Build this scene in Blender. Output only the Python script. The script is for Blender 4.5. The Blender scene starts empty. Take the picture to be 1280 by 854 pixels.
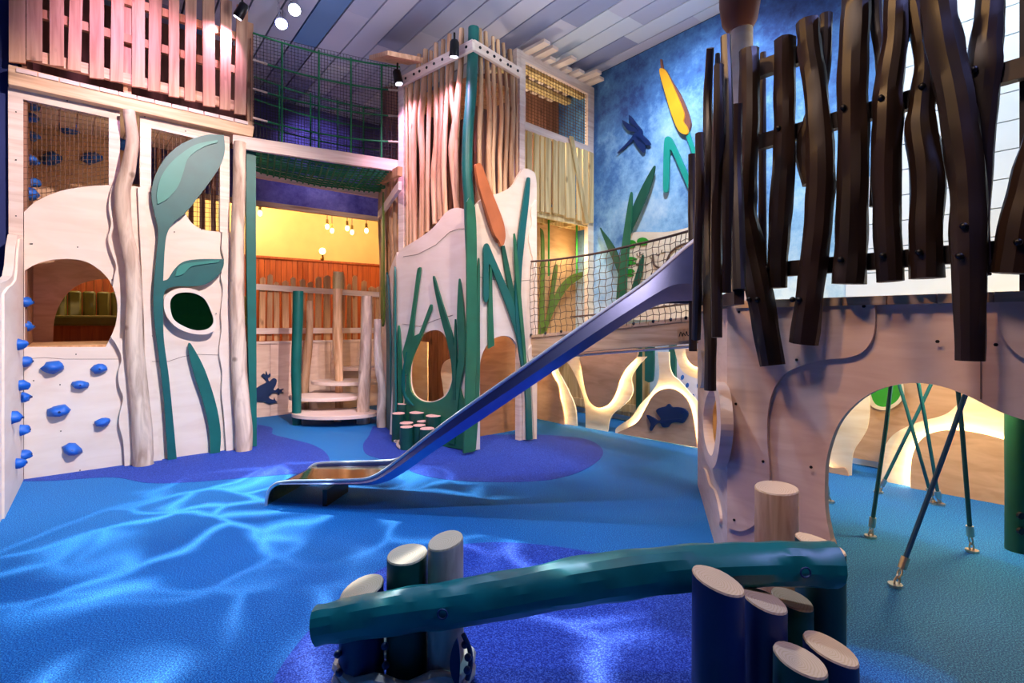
import bpy, bmesh, math, random
from mathutils import Vector, Matrix, noise as mnoise
from mathutils.geometry import tessellate_polygon

scene = bpy.context.scene
C = scene.collection
rnd = random.Random(11)
PI = math.pi
V = Vector

# ---------------------------------------------------------------- camera
CAM_H, FPX, PX0, PY0 = 1.2, 653.0, 640.0, 404.0
cam_data = bpy.data.cameras.new('camera')
cam_data.sensor_width = 36.0
cam_data.lens = FPX / 1280.0 * 36.0
cam_data.shift_y = -23.0 / 1280.0
cam_data.clip_start = 0.05
camera = bpy.data.objects.new('camera', cam_data)
C.objects.link(camera)
camera.location = (0, 0, CAM_H)
camera.rotation_euler = (PI / 2, 0, 0)
scene.camera = camera

# ---------------------------------------------------------------- view, world, lights
vs = scene.view_settings
vs.view_transform = 'Standard'
vs.look = 'None'
vs.gamma = 1.0
vs.use_curve_mapping = False
vs.exposure = 0.04

world = bpy.data.worlds.new('world')
scene.world = world
world.use_nodes = True
world.node_tree.nodes['Background'].inputs[0].default_value = (0.25, 0.32, 0.6, 1)
world.node_tree.nodes['Background'].inputs[1].default_value = 0.3


def lamp(kind, name, loc, target, energy, color, size=0.08, angle=60, blend=0.5):
    d = bpy.data.lights.new(name, kind)
    d.energy = energy
    d.color = color
    if kind == 'SPOT':
        d.spot_size = math.radians(angle)
        d.spot_blend = blend
        d.shadow_soft_size = size
    elif kind == 'POINT':
        d.shadow_soft_size = size
    elif kind == 'AREA':
        d.size = size
    o = bpy.data.objects.new(name, d)
    C.objects.link(o)
    o.location = loc
    if target is not None:
        o.rotation_euler = (V(target) - V(loc)).to_track_quat('-Z', 'Y').to_euler()
    return o


WHITE = (1.0, 0.93, 0.95)
LILAC = (0.86, 0.78, 1.0)
PINK = (1.0, 0.52, 0.98)
BLUE = (0.25, 0.5, 1.0)
CYAN = (0.55, 0.85, 1.0)
WARM = (1.0, 0.72, 0.4)
AMBER = (1.0, 0.62, 0.22)
# key spots of the play area, with unseen fill spots added among them
lamp('SPOT', 'key_fill_spot', (0.35, 1.9, 4.3), (-3.2, 4.3, 1.2), 1280, (1.0, 0.8, 0.74), 0.03, 54, 0.6)
lamp('SPOT', 'key_fill_spot', (0.9, 2.6, 4.3), (-0.4, 5.0, 1.2), 440, (1.0, 0.8, 0.68), 0.06, 52, 0.7)
lamp('SPOT', 'key_fill_spot', (0.3, 1.8, 4.3), (-1.2, 3.6, 0.0), 300, (0.2, 0.55, 1.0), 0.05, 70, 0.7)
lamp('SPOT', 'key_fill_spot', (-1.2, 2.9, 4.3), (-2.6, 3.3, 0.0), 340, (0.12, 0.62, 1.0), 0.06, 56, 0.9)
lamp('SPOT', 'key_fill_spot', (-0.6, 0.3, 4.2), (1.2, 2.3, 1.25), 210, (1.0, 0.74, 0.62), 0.35, 46, 0.8)
lamp('SPOT', 'key_fill_spot', (-0.9, 1.3, 3.6), (1.6, 1.9, 1.7), 130, (1.0, 0.55, 0.2), 0.1, 50, 0.8)
lamp('SPOT', 'key_fill_spot', (-0.6, 3.0, 4.3), (-0.3, 1.7, 0.3), 300, (0.5, 0.68, 1.0), 0.05, 60, 0.6)
lamp('SPOT', 'key_fill_spot', (-1.3, 1.4, 4.3), (-0.7, 5.3, 1.6), 480, (1.0, 0.78, 0.76), 0.06, 50, 0.7)  # added without a visible fixture, to brighten the middle tower
lamp('SPOT', 'key_fill_spot', (-0.9, 2.3, 4.2), (1.2, 3.1, 0.8), 130, (1.0, 0.78, 0.62), 0.15, 40, 0.8)  # added spot that warms the dull side face of the right tower
lamp('SPOT', 'key_fill_spot', (2.7, 0.3, 4.2), (1.5, 1.8, 1.9), 300, (0.35, 0.4, 1.0), 0.1, 60, 0.8)
# wall washers on the mural and the white cladding
lamp('SPOT', 'wall_washer', (2.35, 2.5, 4.3), (3.5, 3.5, 2.2), 230, (0.75, 0.9, 1.0), 0.1, 120, 0.8)
lamp('SPOT', 'wall_washer', (1.2, 4.4, 4.3), (2.1, 5.6, 2.2), 330, (0.7, 0.78, 1.0), 0.1, 120, 0.8)
# unseen upward fill spots, added in mid-air to brighten the ceiling
lamp('SPOT', 'ceiling_fill', (-1.2, 3.9, 3.3), (-1.2, 3.9, 4.4), 50, (0.86, 0.8, 1.0), 0.1, 168, 0.5)
lamp('SPOT', 'ceiling_fill', (0.6, 4.0, 3.3), (0.6, 4.0, 4.4), 62, (0.85, 0.95, 1.0), 0.1, 168, 0.5)
lamp('SPOT', 'ceiling_fill', (-2.2, 6.0, 3.5), (-2.2, 6.0, 4.4), 10, (0.8, 0.75, 1.0), 0.1, 165, 0.5)
# back wall behind the net walkway
lamp('SPOT', 'wall_washer', (-2.75, 7.25, 4.3), (-3.0, 8.2, 3.4), 60, (0.62, 0.56, 1.0), 0.1, 100, 0.8)
# warm light of the raised seating room
lamp('POINT', 'room_light', (-4.2, 8.6, 3.1), None, 50, (1.0, 0.8, 0.52), 0.1)
lamp('POINT', 'room_light', (-2.6, 9.2, 3.1), None, 50, (1.0, 0.8, 0.52), 0.1)
lamp('POINT', 'room_light', (-5.7, 7.5, 3.0), None, 40, (1.0, 0.85, 0.6), 0.1)  # unseen point added to brighten the booth bench
# warm points inside the play structures, some unseen and added to brighten them
lamp('POINT', 'inner_fill', (0.0, 5.36, 1.35), None, 5, AMBER, 0.04)
lamp('POINT', 'inner_fill', (-0.35, 5.75, 0.95), None, 26, AMBER, 0.06)  # added point that turns the arch opening orange
lamp('POINT', 'inner_fill', (0.85, 6.75, 2.1), None, 5, (1.0, 0.7, 0.36), 0.06)
lamp('POINT', 'inner_fill', (0.36, 6.6, 3.45), None, 20, (1.0, 0.82, 0.55), 0.06)  # unseen point added so the hut's joists show
lamp('POINT', 'inner_fill', (-3.6, 4.9, 2.7), None, 2.5, WARM, 0.06)
lamp('POINT', 'inner_fill', (2.5, 2.8, 1.1), None, 55, (1.0, 0.74, 0.32), 0.06)
lamp('POINT', 'inner_fill', (2.0, 4.95, 1.0), None, 12, WARM, 0.06)


def gobo(name, loc, target, energy, color, scale, seed, angle):
    """A stage projector that throws a rippled-water pattern."""
    o = lamp('SPOT', name, loc, target, energy, color, 0.012, angle, 0.5)
    d = o.data
    d.use_nodes = True
    nt = d.node_tree
    N, L = nt.nodes, nt.links
    em = [n for n in N if n.type == 'EMISSION'][0]
    geo = N.new('ShaderNodeNewGeometry')
    sep = N.new('ShaderNodeSeparateXYZ')
    L.new(geo.outputs['Incoming'], sep.inputs[0])
    dx = N.new('ShaderNodeMath'); dx.operation = 'DIVIDE'
    dy = N.new('ShaderNodeMath'); dy.operation = 'DIVIDE'
    L.new(sep.outputs[0], dx.inputs[0]); L.new(sep.outputs[2], dx.inputs[1])
    L.new(sep.outputs[1], dy.inputs[0]); L.new(sep.outputs[2], dy.inputs[1])
    comb = N.new('ShaderNodeCombineXYZ')
    L.new(dx.outputs[0], comb.inputs[0]); L.new(dy.outputs[0], comb.inputs[1])
    comb.inputs[2].default_value = seed
    ns = N.new('ShaderNodeTexNoise'); ns.inputs['Scale'].default_value = 6.0; ns.inputs['Detail'].default_value = 1.0
    L.new(comb.outputs[0], ns.inputs['Vector'])
    mx = N.new('ShaderNodeVectorMath'); mx.operation = 'MULTIPLY_ADD'
    mx.inputs[1].default_value = (0.22, 0.22, 0.0)
    L.new(ns.outputs['Color'], mx.inputs[0]); L.new(comb.outputs[0], mx.inputs[2])
    vo = N.new('ShaderNodeTexVoronoi'); vo.feature = 'DISTANCE_TO_EDGE'; vo.inputs['Scale'].default_value = scale
    L.new(mx.outputs[0], vo.inputs['Vector'])
    rp = N.new('ShaderNodeMapRange'); rp.inputs['From Min'].default_value = 0.0; rp.inputs['From Max'].default_value = 0.17
    rp.inputs['To Min'].default_value = 1.0; rp.inputs['To Max'].default_value = 0.0
    L.new(vo.outputs['Distance'], rp.inputs['Value'])
    pw = N.new('ShaderNodeMath'); pw.operation = 'POWER'; pw.inputs[1].default_value = 2.0
    L.new(rp.outputs[0], pw.inputs[0])
    n2 = N.new('ShaderNodeTexNoise'); n2.inputs['Scale'].default_value = 2.6
    L.new(comb.outputs[0], n2.inputs['Vector'])
    m2 = N.new('ShaderNodeMapRange'); m2.inputs['From Min'].default_value = 0.42; m2.inputs['From Max'].default_value = 0.62
    L.new(n2.outputs['Fac'], m2.inputs['Value'])
    ml = N.new('ShaderNodeMath'); ml.operation = 'MULTIPLY'
    L.new(pw.outputs[0], ml.inputs[0]); L.new(m2.outputs[0], ml.inputs[1])
    L.new(ml.outputs[0], em.inputs['Strength'])
    return o


gobo('projector_beam', (-2.25, 5.0, 4.05), (-1.4, 3.25, 0), 2600, (0.7, 0.93, 1.0), 8.5, 1.3, 38)
gobo('projector_beam', (-2.05, 4.9, 4.1), (-0.8, 2.0, 0), 6500, (0.78, 0.93, 1.0), 6.5, 4.1, 29)

# ---------------------------------------------------------------- projection helpers (photo pixel -> place in the room)


def U(px, py, d):
    return V(((px - PX0) / FPX * d, d, CAM_H + (PY0 - py) / FPX * d))


def GD(py):
    return FPX * CAM_H / (py - PY0)


def G(px, py):
    d = GD(py)
    return V(((px - PX0) / FPX * d, d, 0.0))


AV = V((-0.6185, 0.7858))      # room axis along the mural wall, away from the camera
BV = V((0.7858, 0.6185))       # room axis along the back wall, to the right


def R2(a, n, z=0.0):
    """room coordinates -> world"""
    p = AV * a + BV * n
    return V((p.x, p.y, z))


class Plane:
    """An upright plane through two floor points; n faces the camera."""

    def __init__(self, p0, p1):
        self.p0 = V((p0[0], p0[1]))
        self.u = (V((p1[0], p1[1])) - self.p0).normalized()
        n = V((-self.u.y, self.u.x))
        if n.dot(-self.p0) < 0:
            n = -n
        self.n = n

    def at(self, px, py, off=0.0):
        r = V(((px - PX0) / FPX, 1.0))
        t = self.n.dot(self.p0 + self.n * off) / self.n.dot(r)
        return V((r.x * t, t, CAM_H + (PY0 - py) / FPX * t))

    def loc(self, P):
        q = V((P.x, P.y)) - self.p0
        return (q.dot(self.u), P.z)

    def w(self, s, z, off=0.0):
        q = self.p0 + self.u * s + self.n * off
        return V((q.x, q.y, z))

    def n3(self):
        return V((self.n.x, self.n.y, 0))

    def u3(self):
        return V((self.u.x, self.u.y, 0))


PL = Plane(G(27, 600), G(320, 558))            # front of the left play tower
PC = Plane(G(27, 600), R2(1.0, 0) + G(27, 600))  # side climbing wall
TCORN = G(590, 563)
PTL = Plane(TCORN, G(485, 541))                # middle tower, left face
PTR = Plane(TCORN, G(670, 547))                # middle tower, right face
PTS = Plane(V((-1.275, 5.76)), V((-1.80, 7.0)))  # middle tower, hidden side
PTB = Plane(V((0.09, 5.91)), V((1.07, 6.85)))  # lookout hut front
PM = Plane(V((1.055, 6.89)), V((2.25, 5.39)))  # mural wall
PK = Plane(G(872, 560), G(667, 523))           # cut-out panels
RC = G(909, 735)
PR = Plane(RC, RC - R2(1.0, 0))                # right play tower front
PS = Plane(RC, G(872, 606))                    # right play tower side
PF = Plane(G(321, 522), G(321, 522) + R2(0, 1.0))  # low wall with frog
PB = Plane(U(314, 117, 7.37), U(314, 117, 7.37) + R2(0, 1.0))  # back wall
SLP = Plane(V((-1.52, 3.42)), V((1.09, 3.0)))  # near side of the slide

# ---------------------------------------------------------------- mesh helpers


def srgb(h):
    h = h.lstrip('#')
    out = []
    for i in (0, 2, 4):
        c = int(h[i:i + 2], 16) / 255
        out.append(c / 12.92 if c <= 0.04045 else ((c + 0.055) / 1.055) ** 2.4)
    return tuple(out) + (1.0,)


def empty(name, loc, label, cat, group=None):
    o = bpy.data.objects.new(name, None)
    C.objects.link(o)
    o.location = loc
    o.empty_display_size = 0.1
    tag(o, label, cat, group)
    return o


def tag(o, label=None, cat=None, group=None, kind=None):
    if label:
        o['label'] = label
    if cat:
        o['category'] = cat
    if group:
        o['group'] = group
    if kind:
        o['kind'] = kind
    return o


def wloc(o):
    p = V((0, 0, 0))
    while o is not None:
        p += o.location
        o = o.parent
    return p


class MB:
    """collects geometry in world space, links it as ONE mesh"""

    def __init__(self):
        self.v = []
        self.f = []

    def add(self, vs_, fs_):
        b = len(self.v)
        self.v += [V(p) for p in vs_]
        self.f += [tuple(i + b for i in f) for f in fs_]
        return self

    def hexa(self, q, q2):
        """two quads, matching corners"""
        return self.add(list(q) + list(q2), [(0, 1, 2, 3), (7, 6, 5, 4), (0, 4, 5, 1), (1, 5, 6, 2), (2, 6, 7, 3), (3, 7, 4, 0)])

    def box(self, c, ax, ay, az):
        c, ax, ay, az = V(c), V(ax), V(ay), V(az)
        q = [c - ax - ay - az, c + ax - ay - az, c + ax + ay - az, c - ax + ay - az]
        return self.hexa(q, [p + az * 2 for p in q])

    def bar(self, p, q, w, h, side=None):
        """a beam from p to q, w across (horizontal), h high"""
        p, q = V(p), V(q)
        d = (q - p).normalized()
        if side is None:
            side = d.cross(V((0, 0, 1)))
            side = side.normalized() if side.length > 1e-4 else V((1, 0, 0))
        side = V(side).normalized()
        up = side.cross(d).normalized()
        a, b = side * w / 2, up * h / 2
        return self.hexa([p - a - b, p + a - b, p + a + b, p - a + b], [q - a - b, q + a - b, q + a + b, q - a + b])

    def tube(self, pts, rad, seg=10, cap=True, rough=0.0, flat=0.0, seed=0.0):
        pts = [V(p) for p in pts]
        n = len(pts)
        if not hasattr(rad, '__len__'):
            rad = [rad] * n
        t = (pts[1] - pts[0]).normalized()
        ref = V((1, 0, 0)) if abs(t.x) < 0.8 else V((0, 1, 0))
        a = (ref - t * ref.dot(t)).normalized()
        vs_, fs_ = [], []
        for i in range(n):
            if i == 0:
                t = pts[1] - pts[0]
            elif i == n - 1:
                t = pts[-1] - pts[-2]
            else:
                t = pts[i + 1] - pts[i - 1]
            t.normalize()
            a = (a - t * a.dot(t)).normalized()
            b = t.cross(a)
            for k in range(seg):
                th = 2 * PI * k / seg
                r = rad[i]
                if rough:
                    q = V((math.cos(th) * 1.3 + seed * 7.1, math.sin(th) * 1.3 + seed * 3.3, i * 0.28))
                    r *= 1 + rough * mnoise.noise(q)
                vs_.append(pts[i] + (a * math.cos(th) + b * math.sin(th)) * r)
        for i in range(n - 1):
            for k in range(seg):
                k2 = (k + 1) % seg
                fs_.append((i * seg + k, i * seg + k2, (i + 1) * seg + k2, (i + 1) * seg + k))
        if cap:
            fs_.append(tuple(reversed(range(seg))))
            fs_.append(tuple(range((n - 1) * seg, n * seg)))
        return self.add(vs_, fs_)

    def prism(self, loops, plane, off, thick):
        """loops: list of world-point loops (first the outline, then holes) on a plane; front at off, back at off-thick"""
        flat = [[V((plane.loc(p)[0], plane.loc(p)[1], 0)) for p in lp] for lp in loops]
        tris = tessellate_polygon(flat)
        pts2 = [p for lp in flat for p in lp]
        n = len(pts2)
        vs_ = [plane.w(p.x, p.y, off) for p in pts2] + [plane.w(p.x, p.y, off - thick) for p in pts2]
        fs_ = [tuple(t) for t in tris] + [tuple(i + n for i in reversed(t)) for t in tris]
        b = 0
        for lp in flat:
            m = len(lp)
            for i in range(m):
                j = (i + 1) % m
                fs_.append((b + i, b + j, b + j + n, b + i + n))
            b += m
        return self.add(vs_, fs_)

    def ball(self, c, r, axes=None, seg=10, rings=6, rough=0.0, seed=0):
        c = V(c)
        ax = axes or (V((1, 0, 0)), V((0, 1, 0)), V((0, 0, 1)))
        vs_ = []
        for i in range(rings + 1):
            ph = PI * i / rings
            for k in range(seg):
                th = 2 * PI * k / seg
                p = V((math.sin(ph) * math.cos(th), math.sin(ph) * math.sin(th), math.cos(ph)))
                rr = 1 + (rough * mnoise.noise(p * 1.4 + V((seed * 3.7, seed, 0))) if rough else 0)
                vs_.append(c + (ax[0] * p.x + ax[1] * p.y + ax[2] * p.z) * r * rr)
        fs_ = []
        for i in range(rings):
            for k in range(seg):
                k2 = (k + 1) % seg
                fs_.append((i * seg + k, (i + 1) * seg + k, (i + 1) * seg + k2, i * seg + k2))
        return self.add(vs_, fs_)

    def build(self, name, mat, parent=None, smooth=False, bevel=0.0, origin=None, merge=True, angle=40):
        base = wloc(parent) if parent is not None else V((0, 0, 0))
        o0 = V(origin) if origin is not None else base
        me = bpy.data.meshes.new(name)
        me.from_pydata([tuple(p - o0) for p in self.v], [], self.f)
        bm = bmesh.new()
        bm.from_mesh(me)
        if merge:
            bmesh.ops.remove_doubles(bm, verts=bm.verts, dist=1e-5)
        bmesh.ops.recalc_face_normals(bm, faces=bm.faces)
        bm.to_mesh(me)
        bm.free()
        if smooth:
            me.shade_smooth()
            try:
                me.set_sharp_from_angle(angle=math.radians(angle))
            except Exception:
                pass
        me.materials.append(mat)
        o = bpy.data.objects.new(name, me)
        C.objects.link(o)
        o.location = o0 - base
        if parent is not None:
            o.parent = parent
        if bevel:
            m = o.modifiers.new('bevel', 'BEVEL')
            m.width = bevel
            m.segments = 2
            m.limit_method = 'ANGLE'
            m.angle_limit = math.radians(40)
        return o


def crom(pts, n, closed=False):
    """Catmull-Rom through points"""
    m = len(pts)
    if m < 3 and not closed:
        return [V(pts[0]).lerp(V(pts[-1]), i / n) for i in range(n + 1)] if m == 2 else [V(p) for p in pts]
    out = []
    rng = m if closed else m - 1
    for i in range(rng):
        if closed:
            p0, p1, p2, p3 = (V(pts[(i + k) % m]) for k in (-1, 0, 1, 2))
        else:
            p1, p2 = V(pts[i]), V(pts[i + 1])
            p0 = V(pts[i - 1]) if i > 0 else p1 * 2 - p2
            p3 = V(pts[i + 2]) if i + 2 < m else p2 * 2 - p1
        for k in range(n):
            t = k / n
            out.append(0.5 * ((2 * p1) + (p2 - p0) * t + (2 * p0 - 5 * p1 + 4 * p2 - p3) * t * t + (3 * p1 - p0 - 3 * p2 + p3) * t ** 3))
    if not closed:
        out.append(V(pts[-1]))
    return out


def outline(pts, n=5):
    """pixel outline: (x, y) smooth points, (x, y, 1) corners -> dense pixel loop"""
    cs = [i for i, p in enumerate(pts) if len(p) == 3]
    P = [V((p[0], p[1])) for p in pts]
    if not cs:
        return crom(P, n, True)
    out = []
    m = len(P)
    for a, b in zip(cs, cs[1:] + [cs[0] + m]):
        seg = [P[i % m] for i in range(a, b + 1)]
        if len(seg) == 2:
            out.append(seg[0])
        else:
            out += crom(seg, n)[:-1]
    return out


def on(plane, pts, off=0.0, n=5):
    return [plane.at(p.x, p.y, off) for p in outline(pts, n)]


def panel(name, plane, pts, mat, parent, off=0.0, thick=0.02, holes=(), n=5, bevel=0.0):
    loops = [on(plane, pts, off, n)] + [on(plane, h, off, n) for h in holes]
    return MB().prism(loops, plane, off, thick).build(name, mat, parent, bevel=bevel)


def quad(x0, y0a, y0b, x1, y1a, y1b):
    """upright strip: left x with top/bottom, right x with top/bottom, all corners"""
    return [(x0, y0a, 1), (x1, y1a, 1), (x1, y1b, 1), (x0, y0b, 1)]


def pxtube(name, plane, pts, mat, parent, off=0.0, seg=10, rough=0.12, n=5, ground=None, seed=None, smooth_angle=60):
    """pts: (px, py, width px) down a plane -> organic pole"""
    P, Rr = [], []
    for (x, y, w_) in pts:
        p = plane.at(x, y, off)
        P.append(p)
        Rr.append(w_ / 2 * p.y / FPX * 1.06 / math.sqrt(1 + ((x - PX0) / FPX) ** 2))
    if ground is not None:
        p = P[-1].copy(); p.z = ground
        P.append(p); Rr.append(Rr[-1])
    full = crom([V((p.x, p.y, p.z, r)) for p, r in zip(P, Rr)], n)
    return MB().tube([V(q[:3]) for q in full], [q[3] for q in full], seg, True, rough, seed=seed if seed is not None else rnd.random() * 20).build(name, mat, parent, smooth=True, angle=smooth_angle)


def net(mb, p00, p10, p11, p01, nu, nv, r, sag=0.0, seg=4, wob=0.0, diag=False):
    """a grid of cords between four corners"""
    def pt(u, v):
        p = V(p00).lerp(V(p10), u).lerp(V(p01).lerp(V(p11), u), v)
        p.z -= sag * 4 * u * (1 - u)
        if wob:
            p += V((mnoise.noise(p * 3), mnoise.noise(p * 3 + V((5, 0, 0))), mnoise.noise(p * 3 + V((0, 5, 0))))) * wob
        return p
    for i in range(nu + 1):
        mb.tube([pt(i / nu, k / 6) for k in range(7)], r, seg, False)
    for j in range(nv + 1):
        mb.tube([pt(k / 12, j / nv) for k in range(13)], r, seg, False)
    return mb

# ---------------------------------------------------------------- materials
_M = {}


def nmat(name):
    m = bpy.data.materials.new(name)
    m.use_nodes = True
    nt = m.node_tree
    return m, nt, nt.nodes['Principled BSDF']


def ramp(nt, stops, interp='LINEAR'):
    r = nt.nodes.new('ShaderNodeValToRGB')
    r.color_ramp.interpolation = interp
    el = r.color_ramp.elements
    while len(el) < len(stops):
        el.new(0.5)
    for e, (p, c) in zip(el, stops):
        e.position = p
        e.color = c
    return r


def coord(nt, scale=(1, 1, 1), kind='Object'):
    t = nt.nodes.new('ShaderNodeTexCoord')
    mp = nt.nodes.new('ShaderNodeMapping')
    mp.inputs['Scale'].default_value = scale
    nt.links.new(t.outputs[kind], mp.inputs[0])
    return mp


def jitter(nt, color_out, amount=0.15):
    """per-object brightness difference"""
    oi = nt.nodes.new('ShaderNodeObjectInfo')
    mr = nt.nodes.new('ShaderNodeMapRange')
    mr.inputs['To Min'].default_value = 1 - amount
    mr.inputs['To Max'].default_value = 1 + amount
    nt.links.new(oi.outputs['Random'], mr.inputs['Value'])
    hs = nt.nodes.new('ShaderNodeHueSaturation')
    nt.links.new(mr.outputs[0], hs.inputs['Value'])
    nt.links.new(color_out, hs.inputs['Color'])
    return hs.outputs[0]


def bump(nt, bs, src, strength=0.2, dist=0.01):
    b = nt.nodes.new('ShaderNodeBump')
    b.inputs['Strength'].default_value = strength
    b.inputs['Distance'].default_value = dist
    nt.links.new(src, b.inputs['Height'])
    nt.links.new(b.outputs[0], bs.inputs['Normal'])


def wood(name, light, dark, scale=(14, 14, 0.9), rough=0.6, knots=True, jit=0.12, bmp=0.15, coat=0.0):
    m, nt, bs = nmat(name)
    mp = coord(nt, scale)
    oi = nt.nodes.new('ShaderNodeObjectInfo')
    ad = nt.nodes.new('ShaderNodeVectorMath'); ad.operation = 'ADD'
    sc = nt.nodes.new('ShaderNodeMath'); sc.operation = 'MULTIPLY'; sc.inputs[1].default_value = 17.0
    nt.links.new(oi.outputs['Random'], sc.inputs[0])
    nt.links.new(mp.outputs[0], ad.inputs[0]); nt.links.new(sc.outputs[0], ad.inputs[1])
    n1 = nt.nodes.new('ShaderNodeTexNoise')
    n1.inputs['Scale'].default_value = 1.6
    n1.inputs['Detail'].default_value = 6
    n1.inputs['Distortion'].default_value = 0.7
    nt.links.new(ad.outputs[0], n1.inputs['Vector'])
    r = ramp(nt, [(0.32, srgb(dark)), (0.62, srgb(light))])
    nt.links.new(n1.outputs['Fac'], r.inputs[0])
    col = r.outputs[0]
    if knots:
        mk = coord(nt, (scale[0] * 0.45, scale[1] * 0.45, scale[2] * 3.2 if scale[2] < 3 else scale[2] * .35))
        vo = nt.nodes.new('ShaderNodeTexVoronoi'); vo.inputs['Scale'].default_value = 1.0
        nt.links.new(mk.outputs[0], vo.inputs['Vector'])
        mr = nt.nodes.new('ShaderNodeMapRange')
        mr.inputs['From Min'].default_value = 0.07; mr.inputs['From Max'].default_value = 0.16
        mr.inputs['To Min'].default_value = 0.7; mr.inputs['To Max'].default_value = 0.0
        nt.links.new(vo.outputs['Distance'], mr.inputs['Value'])
        mx = nt.nodes.new('ShaderNodeMix'); mx.data_type = 'RGBA'
        nt.links.new(mr.outputs[0], mx.inputs[0])
        nt.links.new(col, mx.inputs[6])
        c = srgb(dark)
        mx.inputs[7].default_value = (c[0] * .4, c[1] * .33, c[2] * .3, 1)
        col = mx.outputs[2]
    nt.links.new(jitter(nt, col, jit), bs.inputs['Base Color'])
    bs.inputs['Roughness'].default_value = rough
    bs.inputs['Coat Weight'].default_value = coat
    if bmp:
        bump(nt, bs, n1.outputs['Fac'], bmp, 0.006)
    return m


def plain(name, col, rough=0.5, metal=0.0, var=0.08, scale=6, emit=None, strength=0, jit=0.0, bmp=0.0, coat=0.0):
    m, nt, bs = nmat(name)
    mp = coord(nt)
    n1 = nt.nodes.new('ShaderNodeTexNoise')
    n1.inputs['Scale'].default_value = scale
    n1.inputs['Detail'].default_value = 4
    nt.links.new(mp.outputs[0], n1.inputs['Vector'])
    c = srgb(col)
    r = ramp(nt, [(0.3, tuple(x * (1 - var) for x in c[:3]) + (1,)), (0.7, tuple(min(1, x * (1 + var)) for x in c[:3]) + (1,))])
    nt.links.new(n1.outputs['Fac'], r.inputs[0])
    nt.links.new(jitter(nt, r.outputs[0], jit) if jit else r.outputs[0], bs.inputs['Base Color'])
    bs.inputs['Roughness'].default_value = rough
    bs.inputs['Metallic'].default_value = metal
    bs.inputs['Coat Weight'].default_value = coat
    if emit:
        bs.inputs['Emission Color'].default_value = srgb(emit)
        bs.inputs['Emission Strength'].default_value = strength
    if bmp:
        bump(nt, bs, n1.outputs['Fac'], bmp, 0.004)
    return m


def rubber(name, c1, c2, c3):
    """speckled rubber safety surface"""
    m, nt, bs = nmat(name)
    mp = coord(nt)
    n1 = nt.nodes.new('ShaderNodeTexNoise'); n1.inputs['Scale'].default_value = 190; n1.inputs['Detail'].default_value = 2
    n2 = nt.nodes.new('ShaderNodeTexNoise'); n2.inputs['Scale'].default_value = 1.3; n2.inputs['Detail'].default_value = 4
    nt.links.new(mp.outputs[0], n1.inputs['Vector']); nt.links.new(mp.outputs[0], n2.inputs['Vector'])
    r = ramp(nt, [(0.36, srgb(c2)), (0.5, srgb(c1)), (0.66, srgb(c3))])
    nt.links.new(n1.outputs['Fac'], r.inputs[0])
    hs = nt.nodes.new('ShaderNodeHueSaturation')
    mr = nt.nodes.new('ShaderNodeMapRange'); mr.inputs['To Min'].default_value = 0.9; mr.inputs['To Max'].default_value = 1.1
    nt.links.new(n2.outputs['Fac'], mr.inputs['Value']); nt.links.new(mr.outputs[0], hs.inputs['Value'])
    nt.links.new(r.outputs[0], hs.inputs['Color'])
    nt.links.new(hs.outputs[0], bs.inputs['Base Color'])
    bs.inputs['Roughness'].default_value = 0.75
    bs.inputs['Specular IOR Level'].default_value = 0.3
    bump(nt, bs, n1.outputs['Fac'], 0.22, 0.004)
    return m


M_floor = rubber('rubber_azure', '#0664ac', '#044486', '#429edc')
M_inlay = rubber('rubber_violet_blue', '#1c3c9c', '#142a78', '#4462c4')
M_deepinlay = rubber('rubber_deep_blue', '#1f3fa6', '#152a7c', '#5573d2')
M_ply = wood('birch_plywood', '#f0dece', '#e8d2c0', (1.5, 1.5, 6), 0.5, False, 0.03, 0.0)
M_plypink = wood('rosy_plywood', '#efd0bc', '#e0bca6', (2.0, 2.0, 11), 0.5, False, 0.03, 0.02)
M_cream = wood('cream_plywood', '#f4e6cc', '#e6d2b0', (2.0, 2.0, 9), 0.5, False, 0.02, 0.02)
M_underply = wood('amber_plywood', '#e0b27c', '#cf9d66', (2.0, 2.0, 9), 0.5, False, 0.03, 0.02)
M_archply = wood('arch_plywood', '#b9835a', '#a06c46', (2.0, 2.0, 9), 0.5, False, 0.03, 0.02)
M_brownply = wood('brown_plywood', '#d6ae8c', '#c49a78', (2.5, 2.5, 10), 0.55, False, 0.05, 0.04)
M_pine = wood('larch_plank_upright', '#d8ad86', '#b5825f', (16, 16, 1.0), 0.55, True, 0.16)
M_pineh = wood('larch_plank_flat', '#e6c49c', '#cba078', (1.1, 1.1, 18), 0.55, True, 0.1)
M_rawlog = wood('peeled_log', '#e6d0bb', '#a98c78', (9, 9, 1.6), 0.65, True, 0.12, 0.4)
M_pole = wood('robinia_pole', '#ddb48e', '#b07f58', (12, 12, 1.3), 0.6, True, 0.25, 0.3)
M_darkpole = wood('dark_stained_pole', '#2b1b14', '#17100c', (9, 9, 0.8), 0.42, False, 0.15, 0.3)
M_darkrail = wood('dark_stained_rail', '#34231e', '#221613', (1, 1, 12), 0.5, False, 0.1, 0.1)
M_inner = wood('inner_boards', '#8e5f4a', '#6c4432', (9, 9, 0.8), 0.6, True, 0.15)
M_board = wood('picket_board', '#d9a878', '#b98052', (14, 14, 1.0), 0.6, True, 0.15)
M_slat = wood('pale_slat', '#dcc58e', '#b99a62', (14, 14, 0.9), 0.6, True, 0.18)
M_rail = wood('pale_rail', '#f2ddd0', '#dcc0b0', (1, 1, 14), 0.5, False, 0.05)
M_seam = plain('panel_joint', '#8a6f60', 0.8)
M_teal_paint = plain('teal_paint', '#095a5a', 0.45, var=0.12)
M_teallight = plain('light_teal_paint', '#258276', 0.45, var=0.06)
M_tealdark = plain('dark_teal_paint', '#08605a', 0.45, var=0.12)
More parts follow.
